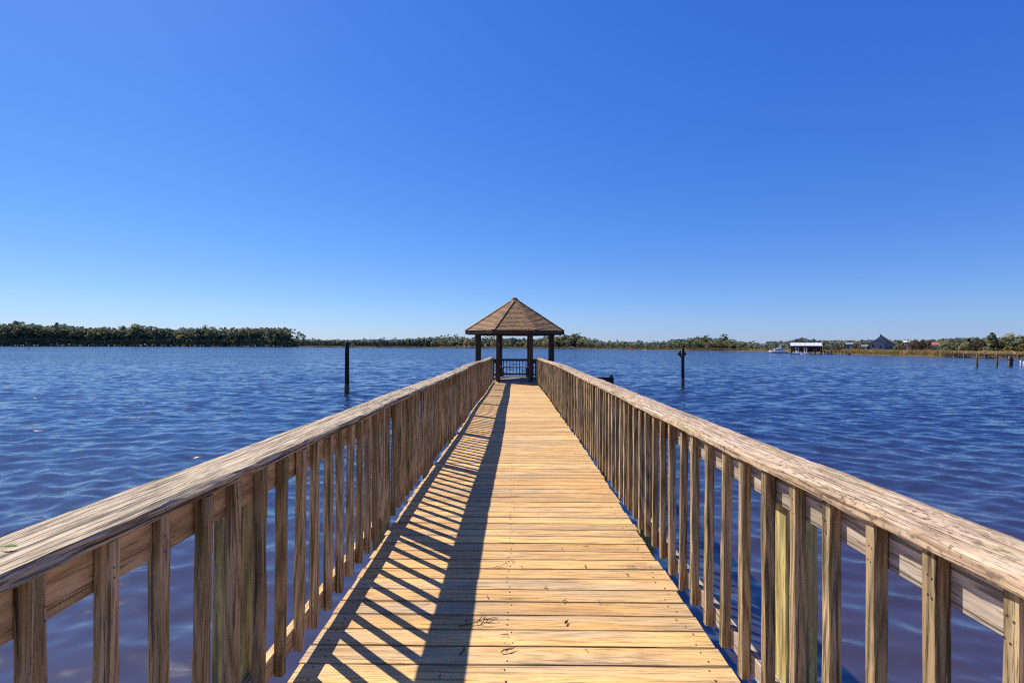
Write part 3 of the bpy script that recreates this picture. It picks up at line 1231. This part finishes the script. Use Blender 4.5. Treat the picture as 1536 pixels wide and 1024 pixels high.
def boat(px, py, Lpx, label, kind, flip=1):
    p, rz, d = frame_at(px, py)
    L = Lpx * d / F * cos2(px) * 1.1
    r = empty("boat", p, rz + (0 if flip > 0 else math.pi) + .12)
    tag(r, label, "boat", "white boats moored by the boathouse")
    H = L * .11
    o = MB(); hull(o, L, L * .34, H); o.obj("hull", M_WHITE, r, True)
    if kind == 'cruiser':
        o = MB(); o.box((.02 * L, 0, H + L * .07), (L * .42, L * .24, L * .14), bev=.08); cb = o.obj("cabin", M_WHITE, r)
        o = MB()
        o.box((.03 * L, 0, H + L * .085), (L * .36, L * .245, L * .045)); o.obj("window", M_GLASS, cb)
        o = MB(); o.box((-.04 * L, 0, H + L * .165), (L * .24, L * .2, L * .05), bev=.05); o.obj("flybridge", M_WHITE, r)
        o = MB(); o.tube([(-.1 * L, 0, H + L * .18), (-.1 * L, 0, H + L * .40)], [.09, .06], 6); o.obj("mast", M_WHITE, r)
        o = MB(); o.tube([(.2 * L, .13 * L, H * 1.15), (.2 * L, .13 * L, H + .65), (.47 * L, 0, H * 1.3 + .75), (.2 * L, -.13 * L, H + .65), (.2 * L, -.13 * L, H * 1.15)], [.02] * 5, 5); o.obj("bow_rail", M_WHITE, r)
    else:
        o = MB(); o.box((0, 0, H + .35), (L * .16, L * .12, .75), bev=.05); o.obj("console", M_WHITE, r)
        o = MB()
        o.box((-.02 * L, 0, H + 1.75), (L * .34, L * .26, .08))
        tt = o.obj("canopy", M_WHITE, r)
        o = MB()
        for sx in (-1, 1):
            for sy in (-1, 1):
                o.tube([(sx * L * .13, sy * L * .1, H * .9), (sx * L * .13, sy * L * .1, H + 1.72)], [.03, .03], 5)
        o.obj("canopy_frame", M_WHITE, r)
        o = MB(); o.box((-L * .5, 0, H * .8), (.35, .4, .8)); o.obj("outboard_motor", M_GLASS, r)


boat(1168, 529.3, 27, "white cabin cruiser with a mast, left of the boathouse", 'cruiser', -1)
boat(1196, 530.6, 15, "small white canopy boat under the left end of the boathouse roof", 'open', 1)
boat(1208, 531.6, 13, "small white canopy boat in front of the middle of the boathouse", 'open', -1)

# ------------------------------------------------------------------ houses
def bld(name, px, back, label):
    p = land(px, back)
    d = azim(px)
    o = empty(name, (p.x, p.y, .35), math.atan2(d.y, d.x) - math.pi / 2)
    tag(o, label, "house")
    return o, math.hypot(p.x, p.y)


hs_, hd = bld("house", 1322, 34, "tall grey house with steep gables and a pointed peak behind the marsh")
q = hd / F * cos2(1322)
HB = lambda px, py: Vector(((px - 1322) * q, 0, top_z(1322, py, hd) - .35))


def pr(pts, dep, y0=0):
    return [HB(a, b) + Vector((0, y0, 0)) for a, b in pts], Vector((0, dep, 0))


o = MB(); pp, dv = pr([(1304.5, 527), (1327, 527), (1327, 514.5), (1315.5, 508.7), (1304.5, 516)], 8); o.prism(pp, dv); wl = o.obj("front_wing", M_GREYW, hs_)
o = MB(); pp, dv = pr([(1316, 527), (1341.5, 527), (1341.5, 516.5), (1321, 503.5), (1316, 506.5)], 7, 2.5); o.prism(pp, dv); o.obj("rear_wing", M_GREYW, hs_)
o = MB(); pp, dv = pr([(1303.6, 516.6), (1315.5, 508.6), (1327.6, 514.8), (1327.6, 514.0), (1315.5, 507.7), (1303.6, 515.6)], 8.6, -.3); o.prism(pp, dv); o.obj("roof", M_GREYR, hs_)
o = MB(); pp, dv = pr([(1320.4, 503.4), (1342.4, 517.2), (1342.4, 516.2), (1320.4, 500.6), (1320.0, 500.6), (1319.8, 503.4)], 7.6, 2.2); o.prism(pp, dv); o.obj("roof", M_GREYR, hs_)
for (x0, x1, y0, y1, yy) in ((1308, 1310.5, 517, 521, -.03), (1320, 1322, 518, 522, -.03), (1329.5, 1331.5, 512, 514, 2.47), (1334.5, 1337, 518, 522, 2.47)):
    o = MB()
    a_, b_ = HB(x0, y0), HB(x1, y1)
    c_ = (a_ + b_) / 2
    o.box((c_.x, yy, c_.z), (abs(b_.x - a_.x), .08, abs(b_.z - a_.z)))
    o.obj("window", M_GLASS, hs_)


def small_house(px, back, pw, ytop, yeave, wallm, roofm, label, dep=6):
    r, d = bld("house", px, back, label)
    q = d / F * cos2(px) * 1.15
    W = pw * q
    zt, ze_ = top_z(px, ytop, d) - .35, top_z(px, yeave, d) - .35
    o = MB(); o.box((0, dep / 2, ze_ / 2), (W, dep, ze_), bev=.01); o.obj("wall", wallm, r)
    o = MB()
    o.prism([Vector((-W / 2 - .25, -.3, ze_)), Vector((-W / 2 - .25, dep / 2, zt)), Vector((-W / 2 - .25, dep + .3, ze_))], (W + .5, 0, 0))
    o.obj("roof", roofm, r)
    o = MB(); o.box((-W * .2, -.02, ze_ * .55), (W * .18, .08, ze_ * .3)); o.obj("window", M_GLASS, r)
    o = MB(); o.box((W * .2, -.02, ze_ * .4), (W * .16, .08, ze_ * .75)); o.obj("door", M_WHITE, r)
    return r


small_house(1297, 30, 7, 517, 519, M_CREAM, M_GREYR, "little beige shed at the left foot of the tall grey house", 4)
small_house(1274, 40, 8, 513.5, 516, M_BLUEW, M_GREYR, "slate-blue cottage among trees between the boathouse and the grey house")
small_house(1360, 60, 7, 510.5, 513, M_CREAM, M_CREAM, "cream house half hidden by trees right of the grey house")
small_house(1404, 55, 9, 513.2, 517.2, M_GREYW, M_RED, "small grey house with a bright red roof among the trees")
small_house(1437, 60, 6, 518, 520, M_WHITE, M_GREYR, "small white outbuilding under the trees right of the red roof")

# ------------------------------------------------------------------ trees
def leaf_quad(mb, c, sz, out, r, m):
    n = (out + Vector((R.gauss(0, .6), R.gauss(0, .6), R.gauss(0, .6) + .25))).normalized()
    ref = Vector((R.gauss(0, 1), R.gauss(0, 1), R.gauss(0, 1)))
    e1 = n.cross(ref).normalized()
    e2 = n.cross(e1)
    k = lambda: sz * R.uniform(.55, 1.1)
    i = len(mb.v)
    mb.v += [tuple(c + e1 * k()), tuple(c + e2 * k()), tuple(c - e1 * k()), tuple(c - e2 * k())]
    mb.face((i, i + 1, i + 2, i + 3), None, r, m)


def clump(mb, c, rx, rzz, n, sz, m=0, r0=.5):
    for _ in range(n):
        d = Vector((R.gauss(0, 1), R.gauss(0, 1), R.gauss(0, 1))).normalized()
        k = R.uniform(.55, 1.0) ** .6
        p = c + Vector((d.x * rx * k, d.y * rx * k, d.z * rzz * k))
        leaf_quad(mb, p, sz, d, min(1, max(0, r0 + R.uniform(-.2, .2))), m)


def pine_parts(dens=1.0, sz=.05, tall=.55, nb_=15):
    """unit-height loblolly: bare leaning trunk, flat-topped open crown"""
    tr, cr = MB(), MB()
    lean = (R.uniform(-.03, .03), R.uniform(-.03, .03))
    tr.tube([(0, 0, -.02), (lean[0] * .5, lean[1] * .5, .5), (lean[0], lean[1], .95)], [.016, .012, .004], 6)
    nb = nb_
    for i in range(nb):
        t = tall + (.97 - tall) * (i / (nb - 1)) + R.uniform(-.02, .02)
        an = R.uniform(0, 6.283)
        reach = (.06 + .15 * math.sin(math.pi * min(1, (1.02 - t) / (1.02 - tall) * .75 + .18))) * R.uniform(.5, 1.15)
        c = Vector((lean[0] * t + math.cos(an) * reach, lean[1] * t + math.sin(an) * reach, t))
        tr.tube([(lean[0] * t, lean[1] * t, t - .03), tuple(c)], [.005, .002], 4)
        clump(cr, c, R.uniform(.05, .085), R.uniform(.03, .05), int(24 * dens), sz, 0, R.uniform(.05, .95))
    return tr, cr


def oak_parts(dens=1.0, sz=.05, wide=.36, low=.12):
    tr, cr = MB(), MB()
    tr.tube([(0, 0, -.02), (.01, 0, .3), (0, .01, .6)], [.028, .02, .008], 6)
    for i in range(26):
        d = Vector((R.gauss(0, 1), R.gauss(0, 1), R.gauss(0, 1))).normalized()
        k = R.uniform(.5, 1)
        t = .54 + d.z * .46 * k
        rr = wide * (1 if t < .6 else math.sqrt(max(.1, 1 - ((t - .6) / .42) ** 2)))
        c = Vector((d.x * rr * k, d.y * rr * k, max(low, t)))
        if i % 3 == 0:
            tr.tube([(0, 0, .25), tuple(c * .8)], [.012, .004], 4)
        clump(cr, c, R.uniform(.09, .15), R.uniform(.07, .11), int(22 * dens), sz, 0, R.uniform(-.05, 1.0))
    return tr, cr


def cedar_parts(dens=1.0, sz=.045):
    tr, cr = MB(), MB()
    tr.tube([(0, 0, -.02), (0, 0, .9)], [.02, .004], 6)
    for i in range(20):
        t = .1 + .87 * i / 19
        rr = .26 * (1.02 - t) ** .7 + .02
        for _ in range(2):
            an = R.uniform(0, 6.283)
            c = Vector((math.cos(an) * rr * .6, math.sin(an) * rr * .6, t))
            clump(cr, c, rr * .5 + .02, .05, int(12 * dens), sz, 0, R.uniform(.2, .8))
    return tr, cr


def joined(parts):
    tr, cr = parts
    mb = MB()
    mb.v = tr.v + cr.v
    k = len(tr.v)
    mb.f = tr.f + [tuple(i + k for i in f) for f in cr.f]
    mb.uv = tr.uv + cr.uv
    mb.r = tr.r + cr.r
    mb.m = [1] * len(tr.f) + [0] * len(cr.f)
    return mb


def variants(fn, mats, n, split, **kw):
    out = []
    for i in range(n):
        pts = fn(**kw)
        mat = mats[i % len(mats)]
        if split:
            out.append((pts[0].mesh("trunk", M_BARK), pts[1].mesh("crown", mat)))
        else:
            out.append((joined(pts).mesh("tree", [mat, M_BARK]), None))
    return out


V_PINE = variants(pine_parts, [F_PINE], 6, False, dens=.8, sz=.035)
V_PINEL = variants(pine_parts, [F_PINE, F_OAK], 5, False, dens=.8, sz=.036, tall=.16, nb_=32)
V_OAK = variants(oak_parts, [F_OAK, F_OAK, F_PINE], 6, False, dens=1.0, sz=.05, wide=.30, low=.05)
V_GOLD = variants(oak_parts, [F_GOLD], 3, False, dens=.8, sz=.042, wide=.28)
V_BUSH = variants(oak_parts, [F_OAK, F_GOLD, F_BROWN], 3, False, dens=.7, sz=.06, wide=.5, low=.05)


def tree(vset, px, back, ytop, label, cat, group, name, wide=1.0, i=None):
    p = land(px, back)
    d = math.hypot(p.x - CAM.x, p.y - CAM.y)
    h = top_z(px, ytop, d) - .4
    if h < 1: h = 1.0
    t, c = vset[R.randrange(len(vset)) if i is None else i]
    rz = R.uniform(0, 6.283)
    s = (h * wide * R.uniform(.9, 1.15), h * wide * R.uniform(.9, 1.15), h)
    if c is None:
        o = inst(name, t, None, (p.x, p.y, .35), (0, 0, rz), s)
    else:
        o = empty(name, (p.x, p.y, .35), rz)
        o.scale = s
        inst("trunk", t, o)
        inst("crown", c, o)
    tag(o, label, cat, group)
    return o


def lerp_tab(tab, x):
    for (a, ya), (b, yb) in zip(tab, tab[1:]):
        if a <= x <= b:
            return ya + (yb - ya) * (x - a) / (b - a)
    return tab[0][1] if x < tab[0][0] else tab[-1][1]


# dense wood on the left shore
LTOP = [(-200, 482), (0, 484), (30, 481.5), (60, 485), (80, 487), (92, 484.5), (125, 488), (150, 489), (180, 491), (205, 485), (225, 489), (246, 488.5), (262, 491), (288, 488.5),
        (305, 488.5), (330, 490), (360, 489.5), (390, 488.5), (420, 489), (432, 492), (440, 498)]
GL = "trees of the dense wood on the left shore"
px = -60
while px < 438:
    tp = lerp_tab(LTOP, px)
    g = R.random()
    vs, nm, lb = (V_OAK, "broadleaf_tree", "rounded broadleaf tree packed into the dense wood on the left shore") if g < .55 else (
        (V_PINEL, "pine_tree", "dark bushy pine packed into the dense wood on the left shore"))
    tree(vs, px, 6 + R.uniform(0, 4), tp + R.uniform(2, 11), lb, "tree", GL, nm, 1.0 if vs is V_OAK else 1.1)
    px += R.uniform(6.5, 10)
px = -60
while px < 436:
    tp = lerp_tab(LTOP, px)
    tree(V_PINEL if R.random() < .4 else V_OAK, px, 18 + R.uniform(0, 8), tp + R.uniform(-1.2, 3.5), "tall tree whose top shows above the dense wood on the left shore", "tree", GL,
         "tall_tree", 1.0)
    px += R.uniform(7, 10)
tree(V_GOLD, 143, 4, 496, "yellowish broadleaf tree at the front of the left wood", "tree", GL, "broadleaf_tree", 1.1)
tree(V_GOLD, 270, 4, 501, "small golden tree low at the front middle of the left wood", "tree", GL, "broadleaf_tree", 1.3)
tree(V_GOLD, 326, 4, 507, "low tan bush at the waterline near the right end of the left wood", "bush", GL, "bush", 1.9)
tree(V_OAK, 206, 12, 484.6, "tallest rounded crown rising in the middle of the left wood", "tree", GL, "broadleaf_tree", 1.1)
tree(V_PINE, 437, 6, 493, "tall pine at the right tip of the dense left wood", "tree", GL, "pine_tree", 1.1, 0)
tree(V_PINE, 446, 8, 497, "pine standing second outside the right tip of the left wood", "tree", GL, "pine_tree", 1.0, 1)
tree(V_PINE, 455, 8, 499.5, "lone thin pine just outside the tip of the left wood", "tree", GL, "pine_tree", 1.0, 2)

# woods mass filling in behind the rows
def woods(name, x0, x1, back0, back1, tops, n, sz, mat, label):
    mb = MB()
    for _ in range(n):
        px = R.uniform(x0, x1)
        bk = back0 + (back1 - back0) * R.random() ** 2
        p = land(px, bk)
        d = math.hypot(p.x, p.y)
        h = max(2, top_z(px, lerp_tab(tops, px) + 1.5 * noise.noise(Vector((px * .35, 0, 0))) + 1.5 * noise.noise(Vector((px * .12, 5, 0))), d) - .4)
        zz = .4 + h * R.random() ** .7
        leaf_quad(mb, Vector((p.x, p.y, zz)), sz * R.uniform(.6, 1.2), Vector((0, -.6, .4)), R.random(), 0)
    o = mb.obj(name, mat)
    tag(o, label, "woods", kind="stuff")


woods("woods", -150, 436, 9, 45, [(x, t + 5) for x, t in LTOP], 15000, 1.5, F_BACK, "dark interior of the wood on the left shore")

# middle shore: open pines over a low band of brush
MTOP = [(440, 509), (470, 508), (500, 509), (520, 508.5), (560, 507), (600, 508), (625, 506), (640, 503.5), (660, 502.5), (690, 502.5), (705, 504), (740, 504), (775, 505), (810, 505), (840, 501), (858, 499.5), (872, 501),
        (885, 506), (905, 510), (935, 509.5), (975, 511), (1000, 509.5), (1015, 506.5), (1040, 505), (1056, 503.5), (1075, 505), (1088, 503), (1096, 508), (1120, 511), (1140, 513), (1150, 515.5), (1165, 514)]
GM = "trees along the middle of the far shore"
px = 462
while px < 640:
    tree(V_PINE, px, 50 + R.uniform(0, 50), lerp_tab(MTOP, px) + R.uniform(-1.8, 3.5), "thin far pine spaced out above the low brush between the left wood and the gazebo", "tree", GM, "pine_tree", R.uniform(.8, 1.1))
    px += R.uniform(4.5, 9)
px = 630
while px < 1168:
    tp = lerp_tab(MTOP, px)
    pine = R.random() < (.75 if px < 830 else .4)
    tree(V_PINE if pine else V_OAK, px, 16 + R.uniform(0, 30), tp + R.uniform(-1.2, 3.5),
         "far pine with an open crown on the shore behind the gazebo" if pine else "far rounded tree on the shore behind the gazebo and to its right", "tree", GM,
         "pine_tree" if pine else "broadleaf_tree", R.uniform(.85, 1.15))
    px += R.uniform(4.5, 8)
px = 632
while px < 1165:
    tree(V_OAK if R.random() < .75 else V_GOLD, px, 10 + R.uniform(0, 10), lerp_tab(MTOP, px) + R.uniform(4, 8), "low bushy tree at the foot of the far shore trees behind the gazebo", "tree", GM, "bushy_tree", 1.25)
    px += R.uniform(6, 10)
tree(V_PINE, 1088, 24, 500.8, "tallest open pine on the far shore, right of the diamond sign", "tree", GM, "pine_tree", 1.1)
tree(V_PINE, 1056, 20, 502.3, "second tall pine on the far shore, right above the diamond sign", "tree", GM, "pine_tree", 1.2)
tree(V_OAK, 862, 14, 499.3, "high rounded tree just right of the gazebo roof", "tree", GM, "broadleaf_tree", 1.2)
woods("undergrowth", -150, 440, 1.0, 7, [(-200, 511), (60, 508), (150, 511), (260, 508), (330, 510), (400, 508), (440, 512)], 7000, 1.0, F_OAK, "bushy undergrowth along the waterline of the left wood")
woods("woods", 425, 655, 14, 60, [(425, 505), (445, 509), (500, 511), (600, 510.5), (655, 508)], 7000, 1.3, F_BACK, "low dark band of trees running from the left wood towards the gazebo")
woods("woods", 430, 1200, 20, 120, [(x, t + (2.0 if x < 630 else 4.0)) for x, t in MTOP] + [(1200, 515)], 14000, 1.15, F_BACK, "low dark brush and trees behind the middle of the far shore")
RTOP = [(1140, 513), (1180, 511.5), (1205, 507.5), (1230, 510.5), (1260, 511), (1300, 510.5), (1345, 510.5), (1400, 510), (1440, 507), (1500, 507), (1560, 507), (1700, 505)]
woods("woods", 1150, 1700, 90, 200, [(x, t + 1.0) for x, t in RTOP], 8000, 1.0, F_BACK, "dark treeline behind the houses on the right shore")

# right shore trees, nearer and larger
VR_OAK = variants(oak_parts, [F_OAK, F_OAK, F_BROWN], 6, True, dens=1.5, sz=.045, wide=.36, low=.08)
VR_CED = variants(cedar_parts, [F_BROWN, F_PINE], 4, True, dens=1.4, sz=.045)
VR_PINE = variants(pine_parts, [F_PINE, F_BROWN], 4, True, dens=1.6, sz=.036, tall=.35)
VR_YEL = variants(oak_parts, [F_YELL], 2, True, dens=1.4, sz=.06, wide=.6, low=.04)
GR = "trees among the houses on the right shore"
px = 1150
while px < 1570:
    if not (1303 < px < 1343):
        tree(V_PINE if R.random() < .45 else V_OAK, px, 85 + R.uniform(0, 30), lerp_tab(RTOP, px) + R.uniform(-.8, 2.5), "dark tree in the back row behind the houses on the right shore", "tree", GR, "background_tree", 1.0)
    px += R.uniform(6, 10)
tree(V_PINE, 1204, 70, 506, "tall pine rising behind the white boathouse roof", "tree", GR, "pine_tree", 1.1)
for (px, bk, tp, vs, wd, lb) in [
    (1238, 20, 519, VR_OAK, 1.5, "low greyish tree right behind the right end of the boathouse"),
    (1249, 14, 518, VR_OAK, .8, "small dark round tree on the dock shore right of the boathouse"),
    (1257, 22, 517, VR_OAK, 1.3, "russet tree between the boathouse and the slate-blue cottage"),
    (1284, 26, 516, VR_OAK, 1.2, "green tree between the slate-blue cottage and the beige shed"),
    (1290, 22, 519, VR_OAK, 1.2, "low bush left of the beige shed"),
    (1347, 40, 513, VR_OAK, 1.0, "dark tree touching the right side of the tall grey house"),
    (1352, 34, 516, VR_OAK, 1.1, "low tree in front of the cream house"),
    (1366, 40, 511, VR_PINE, 1.2, "bushy pine just right of the cream house"),
    (1374, 36, 509, VR_OAK, 1.0, "tall russet tree second right of the cream house"),
    (1384, 38, 510, VR_OAK, .9, "dense green tree midway between the cream house and the red roof"),
    (1393, 34, 512, VR_OAK, .9, "olive tree touching the left of the red-roofed house"),
    (1398, 26, 520, VR_OAK, 1.2, "low dark bush in front of the red-roofed house"),
    (1412, 42, 507, VR_OAK, .8, "dark tree just right of the red roof"),
    (1418, 34, 511, VR_OAK, .9, "dark round tree second right of the red roof"),
    (1430, 40, 510, VR_OAK, .9, "grey-green tree left of the white outbuilding"),
    (1446, 36, 510, VR_OAK, 1.0, "brownish tree behind the white outbuilding"),
    (1452, 40, 507.5, VR_CED, 1.2, "pointed dark tree above the boardwalk's left posts"),
    (1466, 36, 508, VR_OAK, .9, "russet tree left of the tallest russet cypress"),
    (1476, 36, 511, VR_CED, 1.3, "dark leaning cedar at the left foot of the tallest cypress"),
    (1488, 34, 499, VR_CED, 1.1, "tallest russet cypress on the right shore"),
    (1496, 34, 508, VR_OAK, .9, "dark tree at the right foot of the tallest cypress"),
    (1519, 40, 500, VR_OAK, 1.1, "wide dark tree near the right edge above the yellow bushes"),
    (1532, 42, 505, VR_OAK, 1.0, "dark tree at the right edge of the view"),
    (1506, 24, 517, VR_YEL, 1.0, "yellow-green bush, leftmost of the bright pair at the right edge"),
    (1524, 24, 514.5, VR_YEL, 1.1, "large yellow-green bush at the right edge behind the boardwalk"),
    (1545, 24, 514, VR_YEL, 1.1, "yellow-green bush just beyond the right edge"),
]:
    cat = "bush" if "bush" in lb else "tree"
    tree(vs, px, bk, tp, lb, cat, GR, "bush" if cat == "bush" else ("cypress_tree" if "cypress" in lb and "foot" not in lb and "left" not in lb else "tree"), wd)

# ------------------------------------------------------------------ marsh grass
def marsh(x0, x1, b0, b1, n, hgt, wd, mat, label):
    mb = MB()
    for _ in range(n):
        px = R.uniform(x0, x1)
        bk = b0 + (b1 - b0) * R.random() ** 1.3
        p = land(px, bk)
        h = hgt * R.uniform(.6, 1.15) * (1 + .35 * noise.noise(Vector((px * .05, bk * .1, 0))))
        an = R.uniform(-1.0, 1.0) + math.atan2(p.y, p.x) - math.pi / 2
        e = Vector((math.cos(an), math.sin(an), 0)) * wd * R.uniform(.5, 1.2)
        lean = Vector((R.gauss(0, .18), R.gauss(0, .18), 1)) * h
        zb = Vector((p.x, p.y, .15))
        mb.quad(zb - e, zb + e, zb + e * .25 + lean, zb - e * .25 + lean, min(1, max(0, .5 + .6 * noise.noise(Vector((px * .08, bk * .05, 3))) + R.uniform(-.3, .3))))
    o = mb.obj("marsh_grass", mat)
    tag(o, label, "grass", kind="stuff")


marsh(1264, 1440, .6, 24, 16000, 1.35, .16, F_MARSH2, "golden green marsh grass in front of the grey house")
marsh(1400, 1640, .6, 24, 14000, 1.25, .16, F_MARSH, "tan marsh grass behind the boardwalk")
marsh(1110, 1270, 5, 20, 5000, 1.1, .25, F_MARSH2, "strip of marsh grass behind the moored boats")
marsh(455, 640, .6, 40, 9000, 1.0, .5, F_MARSH3, "thin brown strip of marsh grass left of the gazebo")
marsh(640, 870, .6, 10, 5000, .9, .4, F_MARSH3, "narrow reed fringe on the shore behind the gazebo")
marsh(868, 1120, .6, 16, 9000, 1.1, .35, F_MARSH3, "brown strip of marsh grass right of the gazebo")
# pale sandbar
mb = MB()
c = shore_pt(968)
n = 20
i0 = len(mb.v)
mb.v.append((c.x, c.y - .5, .16))
for k in range(n):
    an = 2 * math.pi * k / n
    mb.v.append((c.x + 4.2 * math.cos(an) * R.uniform(.85, 1.1), c.y - .5 + 1.5 * math.sin(an) * R.uniform(.85, 1.1), -.12))
for k in range(n):
    mb.face((i0, i0 + 1 + k, i0 + 1 + (k + 1) % n), None, 0)
tag(mb.obj("sand", plain("pale_sand", (.62, .55, .45), .9)), "small pale sandbar on the far shore right of the gazebo", "sand", kind="structure")

# ------------------------------------------------------------------ litter on the pier
def deck_pt(px, py):
    p = onwater(px, py, 1.3)
    for _ in range(3):
        p = onwater(px, py, zdeck(p.y))
    return p


def twig(px, py, length, an, label, bend=.3, branches=0, thick=.0022, group=None, name="twig"):
    p = deck_pt(px, py)
    mb = MB()
    pts, rs = [], []
    d = an
    q = Vector((0, 0, .008))
    for i in range(7):
        pts.append(q.copy())
        rs.append(thick * (1 - .1 * i))
        d += R.uniform(-bend, bend)
        q = q + Vector((math.cos(d), math.sin(d), 0)) * length / 6
        q.z = .006 + R.uniform(0, .010)
    mb.tube(pts, rs, 5)
    for b in range(branches):
        k = R.randrange(1, 5)
        dd = an + R.choice((-1, 1)) * R.uniform(.5, 1.1)
        l2 = length * R.uniform(.2, .45)
        mb.tube([pts[k], pts[k] + Vector((math.cos(dd), math.sin(dd), .05)) * l2 * .5, pts[k] + Vector((math.cos(dd + .3), math.sin(dd + .3), .03)) * l2], [thick * .8, thick * .7, thick * .4], 5)
    o = mb.obj(name, M_TWIG)
    o.location = (p.x, p.y, p.z)
    tag(o, label, "twig", group or "dry twigs lying on the deck")
    return o


twig(688, 941, .22, .45, "branched dry twig lying half in the broad cap shadow", .25, 6, .0028)
twig(752, 980, .085, 1.1, "short thick curled twig in full sun near the front boards", .5, 1, .0035)
twig(848, 937, .04, .3, "knobbly brown seed-like bit on the sunny boards right of the shadow", 1.2, 4, .005)
twig(816, 884, .05, .2, "little crooked twig on the sunny boards past the front third", .8, 2, .0025)
twig(742, 852, .12, .5, "fine straight twig beside the right edge of the cap shadow", .2, 1, .0018)
twig(770, 845, .06, 1.9, "tiny upright-lying sprig near the middle of the boards", .4, 1, .0018)
twig(878, 853, .05, .6, "small crooked bit on the sunny right half of the boards", .8, 1, .003)
twig(940, 851, .07, .2, "thin twig lying near the right edge of the boards", .5, 2, .002)
twig(690, 983, .05, .8, "dark curled leaf-like bit inside the broad shadow near the front", 1.0, 3, .004)
for k in range(26):
    px_, py_ = R.uniform(640, 980), R.uniform(600, 1015)
    twig(px_, py_, R.uniform(.015, .05), R.uniform(0, 6), "tiny dry twig crumb lying scattered on the pier boards", .7, R.choice((0, 1, 2)), R.uniform(.0015, .003), "twig crumbs scattered on the boards", "twig_crumb")
# green sprig on the left cap
mb = MB()
for k in range(3):
    mb.tube([(-.016 + k * .006, 0, .003 + .001 * k), (0, .004 * k - .004, .005), (.02 - k * .005, .003 * k, .004)], [.001, .0018, .0006], 6)
o = mb.obj("green_sprig", M_LEAF)
o.location = (-1.07, 1.05, 1.30 + 1.064)
tag(o, "small green leaf sprig lying on top of the left railing cap", "leaf")
